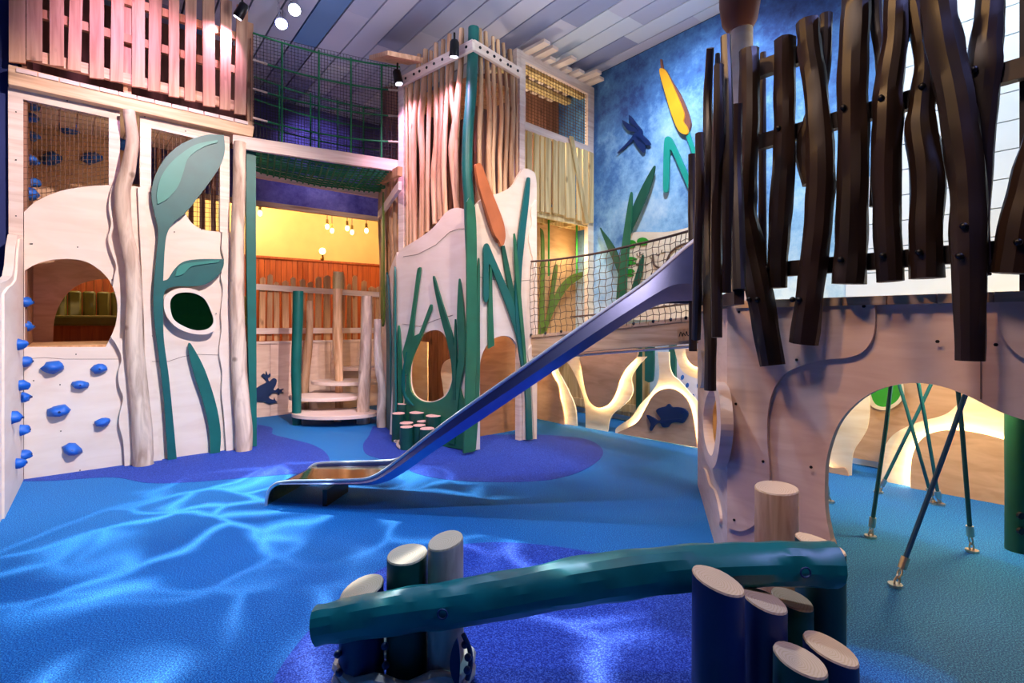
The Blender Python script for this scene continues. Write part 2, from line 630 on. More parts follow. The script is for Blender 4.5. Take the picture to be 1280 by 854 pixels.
M_green = plain('reed_green_paint', '#236a4c', 0.5, var=0.15)
M_green2 = plain('deep_green_paint', '#0f5440', 0.5, var=0.15)
M_greenleaf = plain('leaf_green_paint', '#2f9a2c', 0.45)
M_olive = plain('olive_reed_paint', '#5f7a26', 0.5)
M_tealseed = plain('bright_teal_paint', '#159a86', 0.45)
M_navy = plain('navy_paint', '#16305c', 0.45, var=0.15)
M_inkblue = plain('ink_blue_paint', '#0e2a5c', 0.4)
M_cattail = plain('cattail_brown', '#b8683c', 0.5, var=0.12)
M_cattail2 = plain('cattail_brown_and_shadow', '#7a4a3a', 0.5)
M_yellow = plain('cattail_yellow', '#f0a81e', 0.45)
M_hold = plain('blue_resin', '#155fc0', 0.5, bmp=0.3, scale=30)
M_black = plain('black_metal', '#0b0b0e', 0.4, 0.3)
M_dark = plain('dark_void', '#15110f', 0.9)
M_steel = plain('brushed_steel', '#d4d4da', 0.42, 0.6, scale=40)
M_bluereflect = plain('steel_floor_reflection', '#8792c6', 0.28, 1.0, scale=20, var=.03)  # plain steel; the blue floor's reflection is tinted into the base colour
M_goldreflect = plain('chute_gold_reflection', '#dcc48e', 0.12, 1.0, scale=10)  # gold in the base colour paints the yellow room's reflection on steel
M_chrome = plain('chrome', '#dddde2', 0.1, 1.0)
M_nut = plain('steel_ferrule', '#c8bfb4', 0.3, 1.0)
M_rope = plain('teal_cable', '#0f5c6c', 0.6, scale=60, bmp=0.3)
M_ropeblue = plain('blue_cable', '#1b5a9c', 0.6, scale=60, bmp=0.3)
M_netdark = plain('black_net_cord', '#1a1a20', 0.8)
M_netgreen = plain('green_net_rope', '#0f7a48', 0.7)
M_netbrown = plain('brown_net_cord', '#5c4436', 0.8)
M_netpale = plain('pale_rope', '#dccbb4', 0.8, scale=60, bmp=0.5)
M_wire = plain('rusty_wire_mesh', '#5a3f30', 0.6, 0.4)
M_lens = plain('lit_lens', '#ffffff', 0.2, emit='#e8e2ff', strength=14)
M_led = plain('led_strip', '#ffffff', 0.4, emit='#ffe0a6', strength=80)
M_bulb = plain('filament_bulb', '#ffffff', 0.2, emit='#ffd890', strength=7)
M_brass = plain('brass', '#a8843c', 0.3, 1.0)
M_yellowwall = plain('yellow_wall_paint', '#f5cf86', 0.85, var=0.06, scale=3)
M_orange = wood('orange_wainscot', '#c8622a', '#a84a1e', (12, 12, 0.8), 0.6, False, 0.08, 0.05)
M_booth = plain('olive_leather', '#6f6420', 0.42, var=0.12)
M_chalk = plain('blackboard', '#2a2a26', 0.7)
M_chalkline = plain('chalk', '#d8d2c0', 0.9)
M_leftwall = plain('dark_blue_wall', '#27336b', 0.85)
M_whiteplank = plain('white_cladding', '#dfe8f0', 0.55, var=0.02, jit=0.03)
M_printblue = plain('blue_print', '#2a6cc8', 0.6)
M_whitepanel = plain('pale_lilac_panel', '#dcdcf2', 0.5)
M_carpet = plain('raised_floor_boards', '#7a5638', 0.7)


def glass_mat():
    m, nt, bs = nmat('dark_green_glass')
    bs.inputs['Base Color'].default_value = srgb('#0a3a1e')
    bs.inputs['Roughness'].default_value = 0.06
    bs.inputs['Transmission Weight'].default_value = 0.75
    bs.inputs['IOR'].default_value = 1.2
    return m


M_glass = glass_mat()


def mural_mat(name, stops, sc=0.75):
    m, nt, bs = nmat(name)
    mp = coord(nt)
    n1 = nt.nodes.new('ShaderNodeTexNoise'); n1.inputs['Scale'].default_value = sc; n1.inputs['Detail'].default_value = 9; n1.inputs['Roughness'].default_value = 0.68
    n2 = nt.nodes.new('ShaderNodeTexNoise'); n2.inputs['Scale'].default_value = 9.0; n2.inputs['Detail'].default_value = 6; n2.inputs['Roughness'].default_value = 0.75
    nt.links.new(mp.outputs[0], n1.inputs['Vector']); nt.links.new(mp.outputs[0], n2.inputs['Vector'])
    sp = nt.nodes.new('ShaderNodeSeparateXYZ'); nt.links.new(mp.outputs[0], sp.inputs[0])
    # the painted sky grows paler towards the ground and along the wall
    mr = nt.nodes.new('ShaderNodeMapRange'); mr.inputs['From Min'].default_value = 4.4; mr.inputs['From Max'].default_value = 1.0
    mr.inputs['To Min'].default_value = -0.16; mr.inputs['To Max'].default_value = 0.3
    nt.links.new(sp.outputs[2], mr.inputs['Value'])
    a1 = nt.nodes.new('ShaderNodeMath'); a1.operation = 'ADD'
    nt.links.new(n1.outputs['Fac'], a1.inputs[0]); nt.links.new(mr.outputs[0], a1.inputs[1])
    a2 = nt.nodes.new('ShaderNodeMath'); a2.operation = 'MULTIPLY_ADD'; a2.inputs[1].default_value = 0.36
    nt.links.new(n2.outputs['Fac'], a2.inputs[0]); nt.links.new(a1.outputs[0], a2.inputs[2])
    r = ramp(nt, stops)
    nt.links.new(a2.outputs[0], r.inputs[0])
    nt.links.new(r.outputs[0], bs.inputs['Base Color'])
    bs.inputs['Roughness'].default_value = 0.8
    return m


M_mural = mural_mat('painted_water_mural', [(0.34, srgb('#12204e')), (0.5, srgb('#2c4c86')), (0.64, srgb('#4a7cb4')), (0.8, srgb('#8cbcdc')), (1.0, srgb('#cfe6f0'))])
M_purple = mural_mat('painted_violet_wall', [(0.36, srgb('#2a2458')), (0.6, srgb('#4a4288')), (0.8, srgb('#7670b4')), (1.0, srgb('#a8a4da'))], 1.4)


def ceil_mat():
    m, nt, bs = nmat('ceiling_plank_paint')
    oi = nt.nodes.new('ShaderNodeObjectInfo')
    r = ramp(nt, [(0.0, srgb('#b9b8cc')), (0.3, srgb('#a9acc4')), (0.5, srgb('#c6cbd8')), (0.74, srgb('#8f94b4')), (0.86, srgb('#5b7fae')), (0.94, srgb('#7aa3b4'))], 'CONSTANT')
    nt.links.new(oi.outputs['Random'], r.inputs[0])
    nt.links.new(r.outputs[0], bs.inputs['Base Color'])
    bs.inputs['Roughness'].default_value = 0.6
    return m


M_ceil = ceil_mat()


def ring_mat(name, light, dark):
    """end grain with growth rings round the object's own centre"""
    m, nt, bs = nmat(name)
    mp = coord(nt, (1, 1, 0.2))
    n1 = nt.nodes.new('ShaderNodeTexNoise'); n1.inputs['Scale'].default_value = 14
    nt.links.new(mp.outputs[0], n1.inputs['Vector'])
    mx = nt.nodes.new('ShaderNodeVectorMath'); mx.operation = 'MULTIPLY_ADD'; mx.inputs[1].default_value = (0.03, 0.03, 0)
    nt.links.new(n1.outputs['Color'], mx.inputs[0]); nt.links.new(mp.outputs[0], mx.inputs[2])
    w = nt.nodes.new('ShaderNodeTexWave'); w.wave_type = 'RINGS'; w.rings_direction = 'Z'
    w.inputs['Scale'].default_value = 44; w.inputs['Distortion'].default_value = 1.0
    nt.links.new(mx.outputs[0], w.inputs['Vector'])
    r = ramp(nt, [(0.0, srgb(dark)), (0.6, srgb(light))])
    nt.links.new(w.outputs['Fac'], r.inputs[0])
    nt.links.new(r.outputs[0], bs.inputs['Base Color'])
    bs.inputs['Roughness'].default_value = 0.65
    return m


M_ring = ring_mat('end_grain', '#e6c49c', '#dab488')
M_ringpink = ring_mat('rosy_end_grain', '#e8c0b0', '#d4a090')
M_stumpgreen = plain('stump_green_paint', '#0a483e', 0.5, var=0.25, scale=5, jit=0.1)
M_stumpnavy = plain('stump_navy_paint', '#0a2258', 0.5, var=0.25, scale=5, jit=0.15)
M_beam = plain('teal_varnish', '#0a6c68', 0.36, var=0.25, scale=9, bmp=0.25)

# ================================================================ the setting


def struct(o, label=None):
    return tag(o, label, kind='structure')


def slab(name, mat, a0, a1, n0, n1, z0, z1, parent=None):
    q = [R2(a0, n0, z0), R2(a1, n0, z0), R2(a1, n1, z0), R2(a0, n1, z0)]
    return MB().hexa(q, [p + V((0, 0, z1 - z0)) for p in q]).build(name, mat, parent)


CEIL = 4.44
A_BACK = 8.07
N_MURAL = PM.p0.x * BV.x + PM.p0.y * BV.y
N_LEFT = -0.95
A_REAR = -2.6
A_FAR = 10.1
floor = struct(slab('floor', M_floor, A_REAR - .1, A_BACK + .1, N_LEFT - .1, N_MURAL + .1, -0.1, 0.0), 'speckled azure rubber playground floor with violet and deep blue wave shapes')


def inlay(name, pts, mat, z, parent=floor, n=6):
    loop = [G(p.x, p.y) for p in outline(pts, n)]
    tris = tessellate_polygon([loop])
    m = len(loop)
    mb = MB()
    mb.add([p + V((0, 0, z)) for p in loop] + [p.copy() for p in loop],
           [tuple(t) for t in tris] + [(i, (i + 1) % m, (i + 1) % m + m, i + m) for i in range(m)])
    return mb.build(name, mat, parent)


inlay('rubber_wave', [(18, 602, 1), (70, 601), (140, 597), (185, 604), (240, 603), (300, 598), (350, 594), (395, 590), (411, 580), (408, 567), (390, 556), (360, 548), (341, 543), (340, 535), (322, 531, 1), (318, 552, 1), (170, 575, 1), (22, 592, 1)], M_inlay, 0.002)
inlay('rubber_wave', [(466, 533, 1), (461, 545), (454, 556), (458, 568), (480, 575), (500, 580), (520, 592), (560, 600), (620, 603), (680, 601), (720, 592), (748, 576), (753, 562), (735, 550), (700, 545, 1), (660, 543, 1), (560, 545, 1), (490, 535, 1)], M_inlay, 0.002)
inlay('rubber_wave', [(330, 900, 1), (345, 845), (385, 790), (430, 745), (480, 710), (540, 688), (600, 679), (660, 680), (730, 689), (800, 704), (860, 722), (930, 770), (960, 830), (965, 900, 1)], M_deepinlay, 0.002)

# walls
slab('wall_back', M_purple, A_BACK, A_BACK + .2, N_LEFT - .1, N_MURAL + .1, 2.9, CEIL)
struct(bpy.data.objects['wall_back'], 'violet painted wall above the opening to the yellow seating room')
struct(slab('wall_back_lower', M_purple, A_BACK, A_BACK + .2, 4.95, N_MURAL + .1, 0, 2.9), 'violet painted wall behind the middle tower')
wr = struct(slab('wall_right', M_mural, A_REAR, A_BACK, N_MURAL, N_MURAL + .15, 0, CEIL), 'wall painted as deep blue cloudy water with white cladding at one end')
struct(slab('wall_left', M_leftwall, A_REAR, A_FAR, N_LEFT - .15, N_LEFT, 0, CEIL), 'dark blue painted side wall')
struct(slab('wall_return', M_leftwall, 5.5, 5.6, N_LEFT, -.5, 0, CEIL), 'narrow dark blue wall return beside the left tower')
struct(slab('wall_rear', M_leftwall, A_REAR - .15, A_REAR, N_LEFT, N_MURAL, 0, CEIL), 'dark blue wall behind the camera')
wf = struct(slab('wall_far', M_yellowwall, A_FAR, A_FAR + .15, N_LEFT - .1, 5.3, 0.8, 3.8), 'yellow wall of the raised seating room above orange boarding')
struct(slab('wall_nook', M_yellowwall, A_BACK + .2, A_FAR, 5.05, 5.2, 0.8, 3.8), 'yellow end wall of the seating room')
struct(slab('ceiling_nook', M_yellowwall, A_BACK + .2, A_FAR, N_LEFT, 5.2, 3.7, 3.8), 'yellow ceiling of the seating room')
struct(slab('floor_upper', M_carpet, 7.3, A_FAR, N_LEFT, 5.05, 0.72, 0.84), 'raised timber floor of the seating room')
# wainscot: one board per part
k = 0
nn = N_LEFT + 0.02
while nn < 4.95:
    slab('wainscot_board', M_orange, A_FAR - .025, A_FAR - .001, nn, nn + .088, 0.84, 2.36, wf)
    nn += 0.095
slab('wainscot_cap', M_orange, A_FAR - .05, A_FAR - .001, N_LEFT, 5.04, 2.36, 2.4, wf)
slab('trim_opening', M_pineh, A_BACK - .06, A_BACK, N_LEFT, 4.95, 2.86, 2.93, None)
struct(bpy.data.objects['trim_opening'], 'timber edge along the top of the opening to the seating room')

# ceiling: dark deck with painted planks hung below
ceiling = struct(slab('ceiling', M_dark, A_REAR - .1, A_BACK + .2, N_LEFT - .1, N_MURAL + .15, CEIL + .075, CEIL + .16), 'ceiling of lilac, grey and blue painted planks with dark gaps')
row = 0
n0 = 1.991 - .265 * 11
while n0 < N_MURAL:
    a = A_REAR + rnd.random() * 1.3
    lo, hi = max(n0 + .009, N_LEFT), min(n0 + .256, N_MURAL - .01)
    if hi > lo + .03:
        first = A_REAR
        while first < A_BACK:
            end = min(a, A_BACK)
            if end - first > .02:
                slab('plank', M_ceil, first, end, lo, hi, CEIL, CEIL + .07, ceiling)
            first = end + .001 if end < A_BACK else A_BACK
            a += 1.6 + rnd.random() * 1.9
    n0 += .265

# white cladding boards on the near end of the mural wall: the edge of the cladding sweeps up to the ceiling
bz = 0.0
while bz < CEIL - .02:
    top = min(bz + .195, CEIL - .005)
    zm = (bz + top) / 2
    # pixel border: (1055, 352) .. (1095, 205) .. (1130, 78) .. (1160, 0)
    bord = [(1060, 356), (1052, 320), (1058, 290), (1075, 250), (1092, 205), (1112, 140), (1130, 78), (1155, 15), (1180, -50)]
    best = min(range(len(bord)), key=lambda i: abs(PM.at(*bord[i]).z - zm))
    P = PM.at(*bord[best])
    s = P.x * AV.x + P.y * AV.y
    slab('cladding_board', M_whiteplank, A_REAR, s, N_MURAL - .03, N_MURAL - .001, bz, top, wr)
    bz += .203

# ================================================================ left play tower
lt = empty('play_tower', G(27, 600), 'tall pale plywood play tower with big teal leaf, oval green window and slatted top', 'play tower')
D_IN = -1.25   # depth of the tower's rear boards
# rear wall with round opening, side wall
panel('rear_panel', PL, quad(22, 100, 610, 158, 120, 590), M_brownply, lt, D_IN, .03,
      [[(66, 434, 1), (68, 400), (78, 375), (95, 358), (118, 350), (150, 347, 1), (150, 434, 1)]])
for i, x in enumerate([183, 196, 209, 222, 236, 250, 264, 277]):
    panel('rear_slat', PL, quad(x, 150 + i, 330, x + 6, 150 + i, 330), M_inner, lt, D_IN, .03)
s0 = PL.loc(PL.at(27, 600))[0]
s1 = PL.loc(PL.at(306, 560, .08))[0]
MB().hexa([PL.w(s0, 0, -.03), PL.w(s0 + .03, 0, -.03), PL.w(s0 + .03, 0, D_IN), PL.w(s0, 0, D_IN)],
          [PL.w(s0, 4.1, -.03), PL.w(s0 + .03, 4.1, -.03), PL.w(s0 + .03, 4.1, D_IN), PL.w(s0, 4.1, D_IN)]).build('side_panel', M_inner, lt)


def ldeck(name, z, t, mat, x0=s0, x1=s1, f=-.03, b=D_IN):
    return MB().hexa([PL.w(x0, z - t, f), PL.w(x1, z - t, f), PL.w(x1, z - t, b), PL.w(x0, z - t, b)],
                     [PL.w(x0, z, f), PL.w(x1, z, f), PL.w(x1, z, b), PL.w(x0, z, b)]).build(name, mat, lt)


ldeck('inner_floor', 1.02, .04, M_board)
# upper deck: one board per part, their ends show above the beam
nb = 13
for i in range(nb):
    w_ = (s1 - s0 + .06) / nb
    MB().hexa([PL.w(s0 - .03 + i * w_ + .004, 3.085, .09), PL.w(s0 - .03 + (i + 1) * w_ - .004, 3.085, .09), PL.w(s0 - .03 + (i + 1) * w_ - .004, 3.085, D_IN), PL.w(s0 - .03 + i * w_ + .004, 3.085, D_IN)],
              [PL.w(s0 - .03 + i * w_ + .004, 3.115, .09), PL.w(s0 - .03 + (i + 1) * w_ - .004, 3.115, .09), PL.w(s0 - .03 + (i + 1) * w_ - .004, 3.115, D_IN), PL.w(s0 - .03 + i * w_ + .004, 3.115, D_IN)]).build('deck_board', M_rail, lt)
panel('front_beam', PL, [(10, 80, 1), (318, 158, 1), (316, 171, 1), (10, 105, 1)], M_pineh, lt, .08, .1, bevel=.006)
# window frames
panel('window_frame', PL, [(10, 108, 1), (150, 139, 1), (150, 232, 1), (136, 232, 1), (136, 147, 1), (29, 124, 1), (29, 600, 1), (12, 604, 1)], M_rail, lt, .0, .06)
panel('window_frame', PL, [(175, 144, 1), (287, 171, 1), (287, 292, 1), (275, 290, 1), (275, 180, 1), (189, 160, 1), (189, 240, 1), (175, 240, 1)], M_rail, lt, .0, .06)


def wiremesh(plane, x0, y0a, y0b, x1, y1a, y1b, nu, nv, off, name, mat, parent, r=.0022):
    mb = MB()
    a, b, c, d = plane.at(x0, y0a, off), plane.at(x1, y1a, off), plane.at(x1, y1b, off), plane.at(x0, y0b, off)
    for i in range(nu + 1):
        mb.tube([a.lerp(b, i / nu), d.lerp(c, i / nu)], r, 4, False)
    for j in range(nv + 1):
        mb.tube([a.lerp(d, j / nv), b.lerp(c, j / nv)], r, 4, False)
    return mb.build(name, mat, parent)


wiremesh(PL, 28, 122, 268, 136, 146, 242, 19, 20, -.03, 'wire_mesh', M_wire, lt)
wiremesh(PL, 188, 158, 300, 276, 178, 300, 17, 22, -.03, 'wire_mesh', M_wire, lt)

# plywood sheets
panel('front_panel', PL, [(30, 603, 1), (30, 265, 1), (45, 252), (75, 239), (110, 233), (139, 231), (156, 228, 1), (160, 300, 1), (163, 420, 1), (168, 500, 1), (172, 583, 1)], M_ply, lt, .0, .03,
      [[(31, 434, 1), (31, 338, 1), (48, 329), (72, 324), (100, 325), (120, 334), (137, 351), (146, 375), (146, 398), (141, 416), (132, 434, 1)]])
panel('front_panel', PL, [(156, 586, 1), (150, 420, 1), (146, 300, 1), (147, 232, 1), (170, 233), (188, 240, 1), (200, 272, 1), (232, 267, 1), (240, 279), (254, 287), (275, 290, 1), (291, 291, 1), (300, 420, 1), (306, 561, 1)], M_ply, lt, -.012, .025,
      [[(213, 377), (222, 367), (240, 366), (255, 373), (263, 387), (267, 402), (260, 411), (245, 413), (228, 407), (216, 397)]])
# layered wavy strips
panel('wavy_strip', PL, [(141, 231, 1), (137, 246), (136, 262), (139, 280), (135, 298), (139, 315), (145, 332), (143, 345), (141, 358, 1), (147, 340), (144, 318), (139, 300), (142, 282), (141, 262), (146, 246), (153, 229, 1)], M_ply, lt, .05, .03)
panel('wavy_strip', PL, [(138, 420, 1), (146, 432), (152, 448), (148, 465), (149, 482), (154, 498), (150, 516), (149, 532), (154, 552), (156, 586, 1), (168, 584, 1), (164, 500, 1), (160, 425, 1)], M_ply, lt, .05, .03)
panel('wavy_strip', PL, [(186, 232, 1), (182, 262), (186, 300), (190, 345), (187, 372), (190, 420), (187, 450), (194, 478), (200, 512), (198, 545), (203, 577, 1), (184, 580, 1), (180, 400, 1), (172, 234, 1)], M_ply, lt, .025, .03)
panel('wavy_strip', PL, [(278, 290, 1), (277, 310), (280, 325), (276, 345), (279, 362), (276, 390), (277, 410), (274, 440), (278, 465), (277, 490), (280, 520), (283, 566, 1), (302, 562, 1), (297, 430, 1), (291, 292, 1)], M_ply, lt, .03, .03)
# thin joint lines between sheets
pj = MB()
pj.tube([PL.at(*p, .001) for p in [(30, 449), (55, 447), (80, 449), (110, 449), (148, 449)]], .002, 4)
pj.tube([PL.at(*p, -.01) for p in [(190, 452), (210, 452), (228, 446), (245, 443), (275, 444)]], .002, 4)
pj.build('panel_joint', M_seam, lt)

# log posts
pxtube('log_post', PL, [(161, 138, 15), (165, 175, 16), (160, 212, 19), (153, 243, 19), (157, 290, 18), (165, 330, 19), (168, 375, 20), (168, 420, 21), (173, 480, 23), (178, 540, 24), (179, 570, 25)], M_rawlog, lt, .1, 12, .16, 5, 0.0)
pxtube('log_post', PL, [(300, 178, 15), (299, 230, 16), (297, 300, 16), (297, 400, 17), (300, 480, 19), (305, 540, 21)], M_rawlog, lt, .1, 12, .14, 5, 0.0)
panel('green_edge_board', PL, [(308, 180, 1), (320, 184, 1), (320, 300, 1), (321, 558, 1), (313, 558, 1), (310, 430, 1), (308, 300, 1)], M_tealdark, lt, .02, .05)

# the big seedling
plant = panel('seedling', PL, [(210, 576, 1), (205, 500), (198, 440), (193, 400), (192, 365), (195, 325), (198, 290), (193, 265), (190, 250), (190, 235), (196, 215), (208, 196), (225, 181), (245, 172), (262, 168), (280, 169, 1), (281, 188), (276, 206), (263, 226), (249, 245), (232, 266), (218, 277), (209, 292), (206, 312), (205, 330), (204, 351, 1), (211, 348), (219, 336), (230, 327), (250, 324), (280, 324, 1), (279, 334), (272, 345), (258, 355), (240, 358), (222, 358), (210, 361), (205, 368), (204, 390), (205, 425), (211, 470), (216, 520), (221, 574, 1)], M_teal_paint, lt, .06, .035)
panel('leaf_face', PL, [(197, 255, 1), (196, 240), (202, 220), (215, 202), (235, 186), (250, 179), (272, 175, 1), (272, 178, 1), (258, 182), (244, 190), (234, 200), (229, 216), (222, 234), (210, 248), (200, 254)], M_teallight, plant, .072, .012)
panel('leaf_face', PL, [(219, 345, 1), (222, 336), (230, 330), (250, 327), (275, 325, 1), (273, 328, 1), (250, 331), (238, 334), (230, 342), (222, 345)], M_teallight, plant, .072, .012)
panel('leaf_blade', PL, [(236, 430), (240, 432), (256, 462), (270, 505), (276, 540), (275, 567, 1), (263, 569, 1), (262, 540), (255, 505), (242, 465), (236, 440)], M_tealdark, lt, .05, .035)
# oval window: rim and glass
panel('window_rim', PL, [(206, 372), (215, 363), (232, 360), (250, 365), (262, 380), (270, 400), (268, 412), (258, 418), (240, 417), (222, 410), (210, 398), (205, 385)], M_ply, lt, .075, .04,
      [[(213, 377), (222, 367), (240, 366), (255, 373), (263, 387), (267, 402), (260, 411), (245, 413), (228, 407), (216, 397)]])
panel('window_glass', PL, [(211, 377), (222, 365), (240, 364), (257, 373), (265, 387), (269, 402), (262, 413), (245, 415), (226, 409), (214, 397)], M_glass, lt, .055, .012)

# slatted top
SL = [(11, 32, 11, 32, 78), (33, 53, 33, 53, 76), (62, 80, 62, 80, 82), (89, 105, 84.5, 101, 88), (112, 130, 112, 130, 98), (140, 156, 138, 154, 102), (165, 181, 165, 181, 109), (187, 203, 185, 200, 114),
      (211, 224, 211, 224, 121), (232, 246, 231, 244, 126), (253, 268, 254, 269, 133), (276, 290, 275, 288, 137), (296, 310, 293, 307, 143)]
for i, (xa, xb, ya, yb, y) in enumerate(SL):
    topz = 4.15 + rnd.uniform(-.04, .08)
    b0, b1 = PL.at(ya, y - 1, .06), PL.at(yb, y + 1, .06)
    t0, t1 = PL.at(xa, 0, .06), PL.at(xb, 0, .06)
    t0.z = t1.z = topz
    MB().prism([[b0, b1, t1, t0]], PL, .06 + rnd.uniform(0, .008), .025).build('slat', M_pine, lt)
for z0, w_ in ((3.26, .085), (3.6, .07), (3.92, .07)):
    MB().bar(PL.w(s0, z0, .015), PL.w(s1, z0, .015), .04, w_).build('slat_rail', M_pineh if z0 < 3.3 else M_board, lt)
for x in (159, 312):
    p = PL.at(x, 120, -.05)
    MB().bar(V((p.x, p.y, 3.1)), V((p.x, p.y, 4.12)), .055, .055, PL.u3()).build('corner_post', M_pine, lt)
# inner back boards of the slatted top
panel('top_rear_boards', PL, [(15, -30, 1), (312, -10, 1), (312, 190, 1), (15, 120, 1)], M_inner, lt, D_IN, .03)

# climbing holds


def hold(parent, plane, px, py, off, r, seed, label=None, sx=1.25):
    c = plane.at(px, py, off)
    u, n, z = plane.u3(), plane.n3(), V((0, 0, 1))
    ang = rnd.uniform(-.5, .5)
    ax = (u * math.cos(ang) + z * math.sin(ang)) * sx
    az = (z * math.cos(ang) - u * math.sin(ang)) * .85
    o = MB().ball(c, r, (ax, az, n * 1.25), 12, 8, .35, seed).build('climbing_hold', M_hold, parent, smooth=True, origin=c, angle=80)
    MB().tube([c + n * r * 1.1, c + n * r * 1.3], r * .16, 8).build('hold_bolt', M_inkblue, o)
    return o


for i, (x, y, r) in enumerate([(66, 459, .055), (124, 461, .045), (100, 481, .042), (74, 514, .058), (128, 528, .045), (90, 562, .052)]):
    hold(lt, PL, x, y, .01, r, i + 1)
for i, (x, y) in enumerate([(86, 161), (64, 198), (115, 198), (152, 180)]):
    hold(lt, PL, x, y, D_IN + .02, .07, i + 11)
side_in = Plane(PL.w(s0 + .03, 0, -.03), PL.w(s0 + .03, 0, D_IN))
for i, (x, y) in enumerate([(38, 132), (36, 147), (38, 170), (37, 200), (39, 228), (36, 243)]):
    hold(lt, side_in, x, y, .0, .05, i + 21)
# small screws on the front sheets
sc = MB()
for x, y in [(97, 309), (40, 305), (95, 443), (38, 305), (76, 539), (100, 588), (175, 538), (252, 287), (218, 290), (190, 420), (270, 392), (42, 476), (75, 481), (140, 350), (178, 306), (285, 300), (284, 420), (181, 146), (232, 164), (84, 126), (20, 140), (20, 200), (20, 270)]:
    c = PL.at(x, y, .0)
    sc.tube([c, c + PL.n3() * .004], .005, 6)
sc.build('screw', M_dark, lt)

# ---------------------------------------------------------------- side climbing wall at the very left
cw = empty('climbing_wall', G(14, 620), 'pale climbing wall panel with blue holds along the left edge of the tower', 'climbing wall')
e0 = G(27, 600)
sA = PC.loc(e0)[0]
near = PC.loc(PC.at(-30, 600))[0]
sgn = 1 if near > sA else -1
prof = [(0.0, 0.0), (0.0, 1.86), (.12, 1.86), (.26, 1.84), (.38, 1.74), (.45, 1.6), (.55, 1.52), (.75, 1.48), (1.0, 1.45), (1.25, 1.4), (1.25, 0.0)]
loop = [PC.w(sA + sgn * s, z) for s, z in prof]
MB().prism([loop], PC, .0, .05).build('climbing_panel', M_ply, cw)
loop = [PC.w(sA + sgn * (s * .8 + .02), z * .985) for s, z in prof]
MB().prism([loop], PC, .012, .012).build('wavy_strip', M_ply, cw)
for i, (x, y) in enumerate([(30, 377), (31, 408), (22, 430), (29, 452), (24, 482), (27, 497), (15, 523), (25, 538), (27, 569), (20, 580)]):
    hold(cw, PC, x, y, .012, .046, i + 31, sx=1.0)

# ================================================================ net walkway between the towers
nw = empty('net_walkway', G(405, 552), 'green rope net walkway hung high between the two timber towers', 'walkway')
wl0, wl1 = PL.at(290, 176, .12), PL.at(510, 212, .12)
a0 = U(291, 177, 4.93)
a1 = U(510, 210, 5.68)
MB().bar(a0, a1, .045, .12).build('front_beam', M_rail, nw)
b0, b1 = U(318, 215, 6.15), U(474, 242, 6.95)
MB().bar(b0, b1, .05, .13).build('rear_beam', M_rail, nw)
f0, f1 = U(316, 186, 5.05), U(500, 212, 5.7)
mb = net(MB(), f0, f1, b1, b0, 22, 11, .011, .04, 5, .015)
mb.build('floor_net', M_netgreen, nw)
up = V((0, 0, 1.12))
net(MB(), f0, f1, f1 + up, f0 + up, 46, 34, .0024, 0, 3).build('fine_net', M_netdark, nw)
net(MB(), b0, b1, b1 + up, b0 + up, 46, 34, .003, 0, 3).build('fine_net', M_netdark, nw)
for q0, q1 in ((f0, f1), (b0, b1)):
    g = MB()
    for z in (.3, .58, .86, 1.12):
        ps = []
        for k in range(13):
            p = q0.lerp(q1, k / 12); p.z += z - .05 * 4 * (k / 12) * (1 - k / 12)
            ps.append(p)
        g.tube(ps, .009, 6)
    for t in (.18, .42, .64, .86):
        p = q0.lerp(q1, t)
        g.tube([p + V((0, 0, z)) for z in (-.06, .3, .6, .9, 1.1)], .009, 6)
    g.build('net_rope', M_netgreen, nw)
# pale ends of the ropes
for z in (.3, .58, .86):
    MB().tube([f1 + V((0, 0, z)), f1.lerp(f0, .09) + V((0, 0, z - .015))], .011, 6).build('rope_end', M_netpale, nw)
    MB().tube([f0 + V((0, 0, z)), f0.lerp(f1, .09) + V((0, 0, z - .015))], .011, 6).build('rope_end', M_netpale, nw)
# side netting at the slatted top
s = MB()
q0 = PL.at(313, 48, .0); q1 = PL.at(313, 150, .0)
q2 = PL.at(318, 60, D_IN); q3 = PL.at(318, 150, D_IN)
net(s, q1, V((q3.x, q3.y, q1.z)), V((q3.x, q3.y, q0.z)), q0, 14, 20, .0035, 0, 3)
s.build('side_net', M_netbrown, nw)

# ================================================================ middle tower
mt = empty('reed_tower', TCORN, 'tall middle tower of upright branches with white panels and painted green reeds', 'play tower')
# beams with bolt holes


def bolted_beam(plane, x0, y0, x1, y1, h, off, holes):
    a, b = plane.at(x0, y0, off), plane.at(x1, y1, off)
    bm_ = MB().bar(a, b, .035, h).build('top_beam', M_rail, mt, bevel=.004)
    for t in holes:
        p = a.lerp(b, t) + plane.n3() * .018
        MB().tube([p, p + plane.n3() * .006], .014, 8).build('bolt', M_black, bm_)


